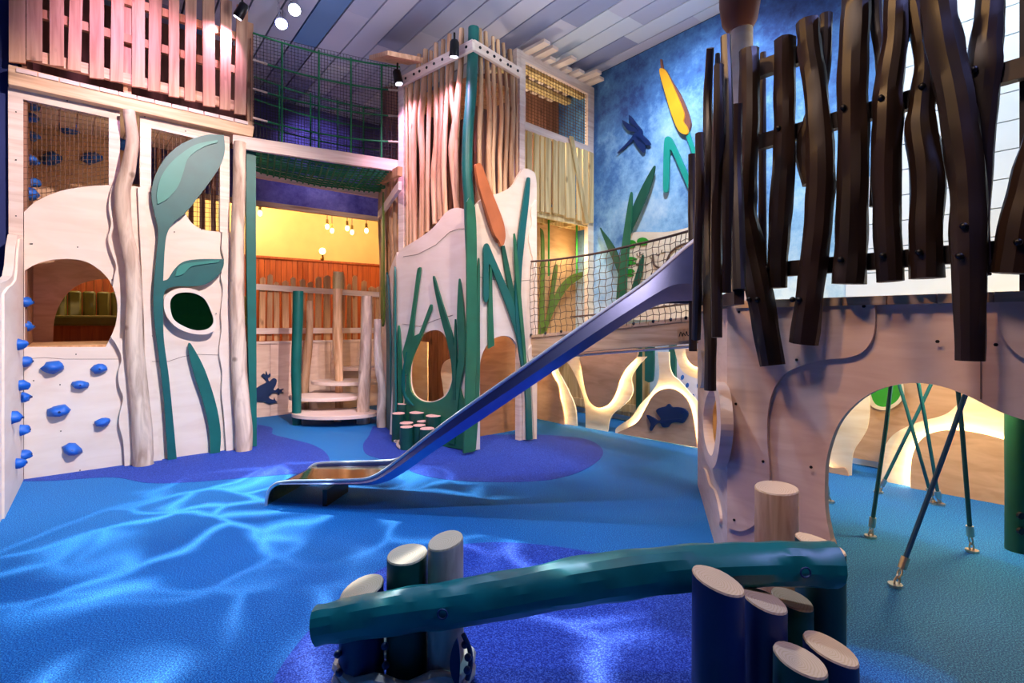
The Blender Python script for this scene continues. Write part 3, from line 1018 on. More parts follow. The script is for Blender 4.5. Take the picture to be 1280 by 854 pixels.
bolted_beam(PTL, 499, 104, 592, 56, .1, .06, (.12, .24, .32, .42, .52, .63, .73, .83, .93))
bolted_beam(PTR, 591, 56, 650, 92, .1, .06, (.12, .27, .41, .54, .7, .76, .92))
LP = [
    [(513, 96, 7), (514, 160, 7), (514, 230, 7), (515, 320, 8)],
    [(524, 68, 6), (521, 120, 8), (518, 165, 9), (517, 220, 8), (520, 310, 9)],
    [(532, 62, 7), (530, 110, 9), (526, 150, 9), (528, 210, 8), (527, 300, 9)],
    [(539, 64, 5), (537, 120, 6), (535, 190, 6), (534, 290, 7)],
    [(545, 54, 6), (545, 110, 7), (545, 170, 6), (542, 220, 8), (544, 280, 8)],
    [(554, 50, 6), (552, 120, 7), (550, 180, 6), (549, 230, 8), (551, 275, 8)],
    [(562, 43, 6), (560, 90, 6), (557, 150, 7), (555, 210, 8), (557, 270, 7)],
    [(566, 74, 6), (564, 100, 7), (565, 130, 7), (569, 155, 8), (570, 200, 7), (571, 265, 7)],
    [(577, 36, 7), (576, 80, 8), (573, 115, 9), (570, 150, 12), (567, 185, 14), (567, 215, 10), (571, 262, 9)],
    [(508, 110, 4), (509, 200, 5), (510, 320, 5)],
]
for i, p in enumerate(LP):
    pxtube('branch_pole', PTL, [(a, b, c * .86) for a, b, c in p], M_pole, mt, .0, 8, .14, 4)
# upright branches on the hidden side face
for i, (x, w_) in enumerate([(476, 5), (480, 6), (485, 6), (490, 6), (495, 6)]):
    pxtube('branch_pole', PTS, [(x, 225 - 2 * i, w_), (x - 1, 280, w_), (x + 1, 330, w_), (x, 400, w_)], M_pole, mt, -.02, 8, .12, 4)
RP = [
    [(600, 36, 5), (601, 80, 7), (601, 130, 8), (599, 180, 7), (600, 260, 8)],
    [(607, 40, 6), (609, 90, 7), (612, 140, 8), (611, 190, 8), (612, 250, 8)],
    [(616, 46, 5), (617, 100, 6), (618, 150, 7), (616, 200, 7), (617, 250, 7)],
    [(622, 50, 6), (624, 90, 6), (627, 140, 6), (625, 190, 7), (625, 245, 7)],
    [(629, 54, 5), (632, 95, 5), (634, 130, 7), (633, 180, 6), (631, 240, 7)],
    [(637, 62, 7), (640, 105, 7), (641, 150, 8), (639, 200, 8), (640, 235, 8)],
    [(645, 92, 3), (646, 150, 4), (646, 225, 5)],
]
for p in RP:
    pxtube('branch_pole', PTR, [(a, b, c * .8) for a, b, c in p], M_pole, mt, .0, 8, .16, 4)
# corner posts
pxtube('green_post', PTR, [(592, 35, 13), (591, 70, 13), (589, 115, 13), (585, 165, 13), (584, 215, 13), (587, 270, 13), (590, 400, 13)], M_tealdark, mt, -.01, 12, .06, 5, 0.0)
ps = PTL.at(505, 150, -.03)
MB().bar(V((ps.x, ps.y, 0)), V((ps.x, ps.y, 3.82)), .085, .085, PTL.u3()).build('corner_post', M_rail, mt)
ps = PTR.at(650, 150, -.03)
MB().bar(V((ps.x, ps.y, 0)), V((ps.x, ps.y, 3.8)), .07, .07, PTR.u3()).build('corner_post', M_rail, mt)
# slanting beams on the hidden side face
MB().bar(PTS.at(500, 232, .05), PTS.at(474, 270, .05), .035, .09).build('side_beam', M_rail, mt)
MB().bar(PTS.at(500, 214, .05), PTS.at(472, 228, .05), .05, .09).build('side_beam', M_board, mt)
# inside: rear boards, deck
for x in range(498, 596, 7):
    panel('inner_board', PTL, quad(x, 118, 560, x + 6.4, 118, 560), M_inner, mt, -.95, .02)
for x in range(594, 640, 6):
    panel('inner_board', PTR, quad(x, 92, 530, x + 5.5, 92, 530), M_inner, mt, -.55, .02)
c0, c1, c2 = TCORN, V(PTL.w(PTL.loc(PTL.at(497, 400))[0], 0, -.06)), V(PTR.w(PTR.loc(PTR.at(656, 400))[0], 0, -.06))
c3 = V((c1.x + c2.x - c0.x, c1.y + c2.y - c0.y, 0))
for z in (2.02, 3.55):
    q = [V((p.x, p.y, z)) for p in (c0 + V((0, .12, 0)), c2, c3, c1)]
    MB().hexa(q, [p + V((0, 0, .05)) for p in q]).build('inner_deck', M_board, mt)
# small roof on the hidden side (pale boards near the net)
MB().bar(PTS.at(478, 75, .1), PTS.at(505, 70, .1), .3, .04).build('roof_board', M_pine, mt)
MB().bar(PTS.at(496, 76, .02), PTS.at(514, 72, .02), .25, .04).build('roof_board', M_pine, mt)
for x in (478, 484, 490):
    panel('side_board', PTS, quad(x, 110, 210, x + 5, 108, 210), M_inner, mt, -.1, .02)

# white sheets
HOLE = [(512, 470), (515, 441), (524, 421), (539, 413), (553, 416), (562, 435), (565, 460), (563, 480), (555, 495), (540, 502), (525, 500), (515, 490)]
panel('front_panel', PTL, [(487, 545, 1), (494, 420, 1), (495, 322, 1), (503, 311), (522, 299), (541, 285), (557, 266), (569, 260), (580, 262), (592, 270, 1), (591, 563, 1)], M_ply, mt, .05, .03, [HOLE])
ARCH = [(600, 562, 1), (600, 470), (601, 450), (606, 436), (615, 425), (628, 420), (640, 423), (649, 438), (654, 465), (656, 500), (656, 549, 1)]
panel('front_panel', PTR, [(590, 563, 1), (590, 268, 1), (597, 254), (608, 246), (625, 241), (640, 233), (648, 219), (655, 211), (664, 213), (670, 222), (671, 260), (671, 420), (670, 549, 1), (656, 550, 1)] + ARCH[::-1][1:-1] + [(600, 562, 1)], M_ply, mt, .05, .03)
panel('wavy_strip', PTR, [(670, 250, 1), (664, 262), (665, 280), (661, 298), (664, 315), (667, 335), (667, 420), (660, 440), (664, 470), (668, 549, 1), (671, 549, 1), (672, 400, 1)], M_ply, mt, .065, .015)
jt = MB()
jt.tube([PTL.at(*p, .052) for p in [(504, 321), (522, 318), (545, 306), (562, 290), (573, 286), (590, 286)]], .0025, 4)
jt.tube([PTL.at(*p, .052) for p in [(503, 405), (525, 408), (545, 400), (566, 394)]], .0025, 4)
jt.tube([PTR.at(*p, .052) for p in [(592, 344), (605, 348), (640, 352), (665, 350)]], .0025, 4)
jt.build('panel_joint', M_seam, mt)
# narrow sheet on the hidden side
panel('side_panel', PTS, [(496, 315, 1), (490, 330), (481, 358), (477, 390, 1), (478, 540, 1), (490, 545, 1)], M_ply, mt, .03, .03)
# inside the openings: lit cream sheets and a brown arch sheet
panel('inner_sheet', PTL, quad(513, 425, 505, 534, 428, 505), M_cream, mt, -.5, .02)
panel('inner_sheet', PTL, [(556, 505, 1), (553, 480), (551, 465), (556, 452), (570, 446, 1), (572, 505, 1)], M_cream, mt, -.45, .02)
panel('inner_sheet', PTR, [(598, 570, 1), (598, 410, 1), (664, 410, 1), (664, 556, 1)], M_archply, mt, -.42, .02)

# reeds cut from board
panel('reed_surround', PTL, [(497, 549, 1), (503, 520), (507, 490), (508, 460), (510, 440), (516, 425), (525, 416, 1), (528, 419, 1), (520, 427), (514, 443), (511, 470), (514, 490), (525, 501), (540, 503), (556, 496), (564, 480), (566, 460), (563, 435), (557, 418, 1), (566, 425), (570, 450), (573, 480), (580, 505), (588, 530), (591, 564, 1)], M_green, mt, .075, .024)


def reed(plane, pts, mat, off, name='reed'):
    return panel(name, plane, pts, mat, mt, off, .02)


reed(PTL, [(523, 335), (525, 338), (520, 375), (517, 400), (516, 421, 1), (524, 417, 1), (531, 398), (537, 382), (539, 382), (538, 390), (531, 408), (526, 422), (516, 445), (508, 470), (503, 440, 1), (511, 410), (517, 370), (521, 340)], M_green, .085)
reed(PTL, [(541, 347), (543, 348), (551, 375), (559, 400), (566, 425), (569, 460), (566, 490), (564, 455), (558, 425), (550, 395), (543, 362)], M_green2, .085)
reed(PTL, [(573, 353), (575, 354), (579, 390), (581, 420), (580, 455), (575, 480), (571, 520), (568, 556, 1), (560, 554, 1), (566, 510), (570, 470), (573, 440), (571, 400)], M_green, .09)
reed(PTL, [(568, 403), (569, 404), (570, 440), (569, 500, 1), (566, 500, 1), (567, 440)], M_green2, .095)
reed(PTL, [(508, 440), (505, 460), (505, 490), (510, 500), (516, 507, 1), (512, 507, 1), (504, 495), (502, 470)], M_tealdark, .095)
reed(PTL, [(497, 412), (499, 415), (501, 460), (502, 520), (503, 550, 1), (498, 549, 1), (497, 470)], M_green, .085)
reed(PTS, [(482, 350), (484, 352), (487, 420), (488, 500), (491, 545, 1), (483, 545, 1), (483, 450)], M_teal_paint, .06)
reed(PTS, [(492, 343), (493, 345), (493, 420), (494, 545, 1), (488, 545, 1), (490, 440)], M_tealdark, .07)
reed(PTS, [(476, 330), (478, 240), (479, 330), (479, 400), (476, 400)], M_olive, .08)
# corner reed and those of the right face
reed(PTR, [(584, 252, 1), (587, 247, 1), (594, 259, 1), (596, 300), (596, 420), (594, 500), (594, 564, 1), (580, 567, 1), (582, 500), (584, 420), (584, 300)], M_green, .13)
reed(PTR, [(598, 330), (600, 332), (600, 400), (600, 470), (598, 520), (595, 562, 1), (590, 563, 1), (595, 480), (596, 400)], M_green, .085)
reed(PTR, [(613, 335), (615, 337), (616, 380), (618, 432, 1), (611, 436, 1), (611, 380)], M_green, .085)
bent = reed(PTR, [(607, 305), (611, 306), (617, 320), (630, 350), (641, 375), (650, 405), (657, 440), (660, 470, 1), (656, 465, 1), (649, 430), (637, 392), (624, 358), (612, 330), (611, 350), (611, 370), (608, 378), (605, 370), (605, 330), (605, 312)], M_tealdark, .09)
reed(PTR, [(627, 307, 1), (631, 307, 1), (636, 330), (643, 365), (650, 400), (656, 440), (659, 475, 1), (655, 470, 1), (648, 430), (640, 385), (632, 340)], M_green2, .08)
reed(PTR, [(661, 222), (663, 226), (661, 255), (656, 300), (652, 345), (652, 400), (657, 450), (663, 480), (666, 549, 1), (659, 550, 1), (657, 490), (651, 450), (645, 400), (645, 345), (648, 300), (654, 255), (659, 225)], M_teal_paint, .095)
reed(PTR, [(643, 296), (645, 298), (648, 330), (652, 375), (656, 420), (659, 460, 1), (656, 460, 1), (650, 400), (645, 345)], M_green, .105)
# cattail head
ct = panel('cattail_head', PTR, [(595, 206), (600, 204), (604, 210), (613, 235), (625, 265), (630, 280), (632, 295), (630, 306, 1), (626, 308, 1), (624, 301), (618, 292), (609, 265), (600, 237), (596, 218)], M_cattail, mt, .13, .03)
panel('cattail_shade', PTR, [(600, 235), (610, 262), (620, 285), (627, 297), (626, 304), (620, 302), (613, 288), (605, 262)], M_cattail2, ct, .1, .015)  # dark brown piece shaped as the shadow the head casts

# ================================================================ lookout hut against the mural wall
hut = empty('lookout_hut', PTB.w(0, 0), 'raised slatted timber lookout box with mesh window beside the blue wall', 'lookout')
hb = -.7
panel('front_frame', PTB, [(650, 62, 1), (743, 110, 1), (742, 192, 1), (650, 160, 1)], M_rail, hut, .0, .05,
      [[(657, 77, 1), (735, 117, 1), (735, 182, 1), (657, 152, 1)]])
panel('corner_post', PTB, quad(646, 60, 420, 651, 62, 420), M_rail, hut, .0, .06)
panel('corner_post', PTB, quad(735, 190, 430, 742, 192, 430), M_cream, hut, -.01, .06)
wiremesh(PTB, 656, 76, 152, 736, 117, 183, 22, 18, -.03, 'wire_mesh', M_wire, hut, .003)
for i, (x0, x1, y0, y1) in enumerate([(652, 658, 161, 262), (659, 666, 163, 262), (668, 675, 166, 264), (676, 681, 169, 264), (682, 690, 171, 265), (692, 698, 174, 266), (699, 707, 176, 268), (708, 720, 178, 272), (722, 728, 184, 275), (729, 736, 186, 280), (737, 743, 189, 278)]):
    panel('slat', PTB, [(x0, y0, 1), (x1 - .8, y0 + 3, 1), (x1 - .8, y1 + 1, 1), (x0, y1, 1)], M_slat, hut, .02 + .004 * (i % 3), .022)
panel('diagonal_slat', PTB, [(713, 170, 1), (717, 171, 1), (737, 280, 1), (732, 279, 1)], M_slat, hut, .055, .022)
# floor of open joists, roof boards, inner walls
q0, q1 = PTB.at(652, 262, -.02), PTB.at(742, 281, -.02)
zf = q0.z
sa, sb = PTB.loc(q0)[0], PTB.loc(q1)[0]
for t in (0, .25, .5, .75, 1):
    s_ = sa + (sb - sa) * t
    MB().bar(PTB.w(s_, zf, -.02), PTB.w(s_, zf, hb), .03, .09).build('floor_joist', M_slat, hut)
for o_ in (-.03, -.25, -.48, hb):
    MB().bar(PTB.w(sa, zf, o_), PTB.w(sb, zf, o_), .03, .09).build('floor_joist', M_slat, hut)
MB().hexa([PTB.w(sa, zf + .05, -.03), PTB.w(sb, zf + .05, -.03), PTB.w(sb, zf + .05, hb), PTB.w(sa, zf + .05, hb)],
          [PTB.w(sa, zf + .08, -.03), PTB.w(sb, zf + .08, -.03), PTB.w(sb, zf + .08, hb), PTB.w(sa, zf + .08, hb)]).build('hut_floor', M_slat, hut)
panel('rear_boards', PTB, [(645, 60, 1), (745, 105, 1), (745, 262, 1), (645, 250, 1)], M_inner, hut, hb + .02, .02)
for i in range(8):
    s_ = sa + (sb - sa) * (i + .5) / 8.3 - .02
    ov = [.32, .3, .12, .3, .1, .16, .3, .22][i]
    MB().bar(PTB.w(s_, 4.3, ov), PTB.w(s_, 4.3, hb), .1, .035).build('roof_board', M_rail, hut)
for o_ in (-.2, -.45):
    MB().bar(PTB.w(sa, 4.24, o_), PTB.w(sb, 4.24, o_), .1, .06).build('roof_joist', M_slat, hut)
# sheet below the hut with cut-out reeds in front
panel('under_panel', PTB, [(664, 258, 1), (738, 262, 1), (738, 440, 1), (664, 440, 1)], M_underply, hut, -.34, .02)


def hreed(pts, mat, off=-.2):
    return panel('reed', PTB, pts, mat, hut, off, .015)


hreed([(676, 285, 1), (680, 293), (681, 330), (681, 420, 1), (674, 420, 1), (676, 360), (677, 310)], M_olive)
hreed([(676, 415, 1), (683, 400), (688, 370), (693, 335), (697, 331), (697, 340), (693, 370), (700, 358), (713, 345), (727, 340), (731, 342), (726, 348), (712, 358), (700, 375), (690, 395), (683, 415, 1)], M_olive)
for x, y in ((686, 345), (721, 343)):
    MB().tube([PTB.at(x, 268, -.16), PTB.at(x, y, -.16)], .012, 8).build('hanging_rope', M_greenleaf, hut)

# ================================================================ low wall, frog and picket fence
lw = empty('low_wall', G(396, 521), 'low pink plywood wall with a dark blue frog under the picket fence', 'wall panel')
fz = PF.at(321, 430).z
sF0 = PF.loc(PF.at(296, 500))[0]
sF1 = PF.loc(PF.at(480, 500))[0]
for i in range(5):
    a_, b_ = sF0 + (sF1 - sF0) * i / 5, sF0 + (sF1 - sF0) * (i + 1) / 5 - .004
    MB().prism([[PF.w(a_, 0), PF.w(b_, 0), PF.w(b_, fz), PF.w(a_, fz)]], PF, 0, .04).build('wall_panel', M_plypink, lw)
MB().bar(PF.w(sF0, fz + .015, -.02), PF.w(sF1, fz + .015, -.02), .08, .03).build('capping', M_rail, lw)
panel('frog', PF, [(319, 488), (326, 482), (333, 478), (331, 473), (327, 470), (330, 467), (332, 469), (333, 464), (335, 469), (338, 467), (338, 471), (335, 473), (337, 477), (342, 473), (346, 475), (345, 481), (342, 487), (345, 488), (348, 485), (350, 487), (355, 486), (352, 489), (355, 491), (350, 491), (349, 494), (346, 491), (340, 492), (336, 497), (342, 500), (343, 497), (344, 500), (347, 503), (342, 504), (336, 505), (330, 502), (319, 501)], M_navy, lw, .03, .025, n=3)
pf = empty('picket_fence', PF.w(sF0, fz, -.1), 'fence of uneven timber pickets on the low wall before the yellow room', 'fence')
xs = 324.0
i = 0
while xs < 474:
    w_ = rnd.uniform(5.0, 8.0)
    ht = rnd.choice([341, 343, 347, 350, 345, 352, 339]) + (xs - 324) * .05
    lean = rnd.uniform(-1.6, 1.6)
    panel('picket', PF, [(xs + lean, ht + 1.5, 1), (xs + lean + w_ * .5, ht - 1, 1), (xs + lean + w_, ht + 1, 1), (xs + w_, 426, 1), (xs, 426, 1)], M_board, pf, -.08 - .01 * (i % 2), .02)
    xs += w_ + rnd.uniform(2.2, 4.2)
    i += 1
for ya, yb in ((358.5, 368.5), (414, 413)):
    MB().bar(PF.at(318, ya, -.05), PF.at(474, yb, -.05), .03, .075).build('fence_rail', M_rail, pf)

# ================================================================ spiral of round steps on posts
st = empty('step_tower', G(420, 528), 'pale round step platforms climbing among log posts by the middle tower', 'climbing steps')


def disc(px, py, z, rpx, d=None, t=.045):
    d = (CAM_H - z) * FPX / (py - PY0)
    c = U(px, py, d); c.z = z
    r = rpx * d / FPX
    pts = [c + V((math.cos(k * PI / 18) * r, math.sin(k * PI / 18) * r * .6, 0)) for k in range(36)]
    mb_ = MB()
    mb_.add([p - V((0, 0, t)) for p in pts] + pts, [tuple(range(35, -1, -1)), tuple(range(36, 72))] + [(k, (k + 1) % 36, (k + 1) % 36 + 36, k + 36) for k in range(36)])
    return mb_.build('round_step', M_rail, st, bevel=.006)


disc(419, 515, .14, 53)
disc(408, 494, .31, 46)
disc(432, 475.5, .46, 42)
disc(452, 458.5, .6, 26)


def gpost(pts, mat, ground_py, name='log_post', seg=12, rough=.14):
    """post standing at the floor point under its last pixel"""
    d = GD(ground_py)
    P = [(U(x, y, d), w_ / 2 * d / FPX) for x, y, w_ in pts]
    pl = P[-1][0].copy(); pl.z = 0
    P.append((pl, P[-1][1]))
    full = crom([V((p.x, p.y, p.z, r)) for p, r in P], 5)
    return MB().tube([V(q[:3]) for q in full], [q[3] for q in full], seg, True, rough, seed=rnd.random() * 20).build(name, mat, st, smooth=True, angle=60)


o = gpost([(373, 364, 12), (372, 410, 12), (370, 460, 12), (371, 500, 11)], M_tealdark, 531)
tag(o, 'dark teal painted post')
gpost([(387, 376, 8), (387, 410, 9), (384, 450, 10), (381, 480, 10)], M_pole, 518)
gpost([(423, 340, 12), (422, 380, 11), (422, 430, 12), (424, 480, 10)], M_pole, 521)
gpost([(459, 370, 13), (458, 420, 14), (456, 470, 15), (454, 510, 16)], M_rawlog, 529)
gpost([(472, 399, 9), (472, 430, 10), (474, 460, 11), (478, 490, 11), (477, 515, 12)], M_rawlog, 534)
capd = GD(521)
MB().tube([U(423, 340, capd), U(423, 341, capd), U(423, 361, capd)], [.045, .066, .066], 14).build('post_cap', M_slat, st)
MB().tube([U(422, 518, GD(527)), V((U(422, 518, GD(527)).x, GD(527), 0))], .045, 10).build('step_leg', M_rail, st)

# ================================================================ raised seating room
booth = empty('booth_bench', U(110, 400, 7.45), 'olive leather booth bench with upright channels seen through the round opening', 'bench')
PBo = Plane(R2(9.7, -.9), R2(9.7, 2.4))
for i in range(18):
    x = -.85 + i * .16
    MB().box(R2(9.72, x + .08, 1.46), AV.to_3d() * .05, BV.to_3d() * .076, V((0, 0, .2))).build('back_channel', M_booth, booth, smooth=True, bevel=.03)
MB().box(R2(9.4, .5, 1.235), AV.to_3d() * .28, BV.to_3d() * 1.4, V((0, 0, .07))).build('seat', M_booth, booth, bevel=.03)
MB().box(R2(9.45, .5, 1.0), AV.to_3d() * .22, BV.to_3d() * 1.38, V((0, 0, .16))).build('bench_base', M_orange, booth)
sg = empty('menu_board', R2(8.9, -.73, .84), 'dark chalkboard sign with pale writing beside the booth bench', 'sign')
MB().box(R2(8.95, -.66, 1.35), AV.to_3d() * .015, BV.to_3d() * .13, V((0, 0, .5))).build('board', M_chalk, sg)
PSg = Plane(R2(8.93, -.9), R2(8.93, .3))
ln = MB()
cA = R2(8.93, -.64, 1.66)
ln.tube([cA + BV.to_3d() * (.09 * math.cos(t * .5)) + V((0, 0, .09 * math.sin(t * .5) + .01 * t - .08)) for t in range(18)], .005, 4)
for z in (1.42, 1.38, 1.34):
    ln.tube([R2(8.93, -.74, z), R2(8.93, -.6, z)], .004, 4)
ln.build('chalk_lines', M_chalkline, sg)

for i, (x, y, d) in enumerate([(325, 265, 8.0), (409, 282, 8.6), (415, 287, 8.9), (434, 284, 8.7), (440, 289, 9.0), (458, 287, 8.8)]):
    c = U(x, y, d)
    lb = ['bare filament bulb hanging alone beside the green edge board of the left tower', 'first filament bulb from the left in the row under the timber edge', 'second filament bulb from the left, hanging slightly lower in the row',
          'third filament bulb in the row of five above the wall lamp', 'fourth filament bulb in the row, hanging lowest', 'filament bulb at the right end of the row by the middle tower'][i]
    t = empty('pendant_bulb', c, lb, 'pendant lamp', 'filament bulbs in the yellow room')
    MB().tube([c + V((0, 0, .09)), V((c.x, c.y, 3.7))], .006, 6).build('cord', M_black, t)
    MB().tube([c + V((0, 0, .03)), c + V((0, 0, .1))], .022, 8).build('lamp_holder', M_brass, t)
    MB().ball(c - V((0, 0, .02)), .034, (V((1, 0, 0)), V((0, 1, 0)), V((0, 0, 1.35)))).build('bulb', M_bulb, t, smooth=True)
MB().bar(R2(9.6, .55, 3.66), R2(9.6, 1.6, 3.66), .06, .05).build('lamp_track', M_slat, None)
tag(bpy.data.objects['lamp_track'], 'slim timber track on the ceiling that carries the row of bulbs', 'lamp track')
c = PB.at(403, 316) ; c = U(403, 314, 9.55)
wl = empty('wall_lamp', c, 'round glass wall lamp with brass arm on the yellow wall', 'wall lamp')
MB().ball(c, .06).build('globe', M_bulb, wl, smooth=True)
MB().tube([c - V((0, 0, .06)), c - V((.0, -.04, .13)), c - V((.04, -.1, .14))], .016, 8).build('arm', M_brass, wl)
MB().ball(c - V((.02, -.05, .14)), .035).build('mount', M_brass, wl, smooth=True)

# ================================================================ cut-out panels with hidden light strips
kw = empty('cutout_wall', G(770, 541), 'wavy cream cut-out panels with glowing edges and a dark fish under the bridge', 'wall panel')


def led(pts, parent, off=.022):
    """light strip that follows the edge of a front sheet, set in behind it"""
    loop = [V(p) for p in pts]
    P = [PK.at(p.x, p.y, off) for p in crom([V((p[0], p[1])) for p in pts], 5)]
    return MB().tube(P, .006, 6).build('light_strip', M_led, parent)


def inset(pts, c, f=.07):
    return [(p[0] + (c[0] - p[0]) * f, p[1] + (c[1] - p[1]) * f) for p in pts]


# back cream sheets
panel('cream_sheet', PK, [(640, 436, 1), (693, 436, 1), (697, 462), (703, 474), (712, 492), (719, 510), (721, 534, 1), (640, 518, 1)], M_cream, kw, .0, .02)
panel('cream_sheet', PK, [(704, 446, 1), (808, 446, 1), (797, 458), (789, 472), (791, 488), (786, 500), (775, 510), (763, 521), (759, 541, 1), (732, 536, 1), (731, 505), (724, 482), (715, 462)], M_cream, kw, .0, .02)
panel('cream_sheet', PK, [(769, 543, 1), (770, 536), (777, 530), (789, 522), (800, 506), (814, 491), (822, 478), (824, 463), (822, 440, 1), (836, 440, 1), (837, 458), (841, 469), (849, 476), (861, 490), (873, 505), (886, 530), (892, 564, 1)], M_cream, kw, .0, .02)
panel('cream_sheet', PK, [(843, 436, 1), (847, 452), (853, 464), (864, 471), (876, 474), (895, 474), (915, 468), (915, 436, 1)], M_cream, kw, .0, .02)
# front brown sheets
fish_arch = [(778, 543, 1), (772, 541), (785, 535), (798, 526), (807, 510), (815, 496), (825, 488), (838, 486), (850, 491), (861, 504), (867, 528), (871, 559, 1)]
panel('brown_sheet', PK, [(640, 516, 1), (640, 440, 1), (682, 440, 1), (690, 468), (697, 481), (700, 499), (704, 515), (705, 531, 1)], M_brownply, kw, .05, .018)
led(inset([(688, 462), (695, 481), (698, 499), (701, 515), (702, 529)], (660, 490), .05), kw)
panel('brown_sheet', PK, [(723, 436, 1), (797, 436, 1), (796, 446), (783, 460), (775, 474), (770, 490), (762, 504), (750, 510), (740, 506), (733, 494), (729, 476), (726, 455)], M_brownply, kw, .05, .018)
led(inset([(795, 447), (783, 460), (775, 474), (770, 490), (762, 504), (750, 510), (740, 506), (733, 494), (729, 476), (726, 455)], (755, 465), .09), kw)
fb = panel('fish_sheet', PK, fish_arch, M_brownply, kw, .05, .018)
led(inset([(786, 535), (798, 526), (807, 510), (815, 496), (825, 488), (838, 486), (850, 491), (861, 504), (866, 528), (869, 555)], (835, 530), .08), kw)
panel('fish', PK, [(808, 519), (816, 522), (822, 526), (826, 524), (822, 518), (820, 514), (822, 511), (828, 509), (832, 508), (836, 505), (840, 509), (847, 509), (855, 511), (860, 517), (857, 525), (853, 529), (845, 528), (838, 530), (835, 534), (828, 534), (825, 529), (820, 530), (817, 534), (814, 539), (812, 536), (813, 530)], M_navy, fb, .068, .018, n=3)
fish_o = bpy.data.objects['fish']
panel('fish_belly', PK, [(824, 526), (832, 525), (842, 524), (852, 524), (846, 527), (836, 528), (828, 530)], M_inkblue, fish_o, .074, .006, n=3)
panel('fish_eye', PK, [(851, 513), (854, 513), (855, 516), (853, 518), (850, 516)], M_inkblue, fish_o, .074, .006, n=3)
ring_in = [(857, 436, 1), (858, 446), (864, 455), (874, 460), (890, 460), (902, 450), (904, 436, 1)]
panel('brown_sheet', PK, ring_in, M_brownply, kw, .05, .018)
led(inset([(858, 444), (864, 455), (874, 460), (890, 460)], (880, 440), .1), kw)
# continuation seen through the arch of the right tower
panel('cream_sheet', PK, [(985, 583, 1), (985, 500, 1), (1030, 480, 1), (1084, 470), (1086, 490), (1087, 512), (1084, 535), (1076, 550), (1068, 562), (1065, 575), (1064, 598, 1)], M_cream, kw, .0, .02)
panel('brown_sheet', PK, [(985, 583, 1), (985, 560, 1), (1020, 573), (1040, 585), (1056, 585), (1062, 598, 1)], M_brownply, kw, .03, .018)
led(inset([(1000, 566), (1020, 574), (1040, 586)], (1020, 595), .2), kw, .008)
panel('cream_sheet', PK, [(1101, 605, 1), (1101, 575), (1107, 556), (1120, 541), (1148, 528), (1180, 519), (1197, 505), (1205, 490), (1210, 470, 1), (1330, 470, 1), (1330, 653, 1)], M_cream, kw, .0, .02)
arch2 = [(1138, 613, 1), (1138, 590), (1141, 568), (1150, 551), (1166, 541), (1190, 538), (1220, 541), (1262, 552), (1330, 575, 1), (1330, 655, 1)]
panel('brown_sheet', PK, arch2, M_brownply, kw, .05, .018)
led(inset([(1138, 610), (1138, 590), (1141, 568), (1150, 551), (1166, 541), (1190, 538), (1220, 541), (1262, 552), (1320, 574)], (1210, 600), .05), kw)
# rear brown boards and round green window seen above the cream edge
panel('rear_sheet', PK, [(1064, 470, 1), (1340, 470, 1), (1340, 640, 1), (1180, 592, 1), (1064, 572, 1)], M_brownply, kw, -.35, .02)
panel('green_window', PK, [(1088, 485), (1096, 476), (1112, 474), (1124, 480), (1126, 492), (1119, 503), (1104, 509), (1092, 503)], M_greenleaf, kw, -.32, .02)
panel('window_ring', PK, [(1084, 485), (1094, 472), (1112, 469), (1127, 478), (1130, 494), (1121, 507), (1104, 513), (1088, 506)], M_cream, kw, -.31, .02,
      [[(1088, 485), (1096, 476), (1112, 474), (1124, 480), (1126, 492), (1119, 503), (1104, 509), (1092, 503)]])

# timber boards, green stems and a printed panel between the cut-out panels and the mural
bw = empty('board_screen', PM.at(730, 514, .05), 'upright yellow pine boards behind the glowing cut-out panels', 'wall panel')
for x in range(690, 806, 11):
    panel('pine_board', PM, [(x, 430, 1), (x + 10.3, 430, 1), (x + 10.3, 505 + (x - 690) * .18, 1), (x, 503 + (x - 690) * .18, 1)], M_slat, bw, .08, .03)
panel('cross_board', PM, [(690, 494, 1), (806, 508, 1), (806, 518, 1), (690, 503, 1)], M_slat, bw, .11, .03)
gs = empty('painted_reed', PM.at(799, 500, .2), 'slender green stem behind the cut-out panels beside the yellow boards', 'painted reed', 'green stems behind the cut-out panels')
panel('stem', PM, quad(795, 425, 515, 801, 425, 516), M_green2, gs, .2, .03)
gs = empty('painted_reed', PM.at(810, 480, .3), 'broad dark green board hanging behind the neck of the fish panel', 'painted reed')
panel('stem', PM, [(806, 425, 1), (817, 425, 1), (816, 470), (812, 478), (806, 476, 1)], M_tealdark, gs, .3, .03)
gs = empty('painted_reed', PM.at(838, 480, .3), 'dark green board standing right of the neck of the fish panel', 'painted reed')
panel('stem', PM, quad(836, 420, 490, 844, 420, 495), M_tealdark, gs, .3, .03)
wp = empty('printed_panel', PM.at(860, 510, .12), 'pale lilac panel printed with blue leaves behind the fish panel', 'wall panel')
panel('sheet', PM, quad(840, 425, 545, 905, 425, 560), M_whitepanel, wp, .12, .02)
for i, (x, y) in enumerate([(853, 472), (859, 482), (873, 482), (866, 496), (870, 468), (862, 462), (877, 500)]):
    panel('leaf_print', PM, [(x - 1.5, y + 3), (x - 2, y - 1), (x + .5, y - 3.5), (x + 2, y - 1), (x + 1, y + 2)], M_printblue, wp, .124, .004, n=3)

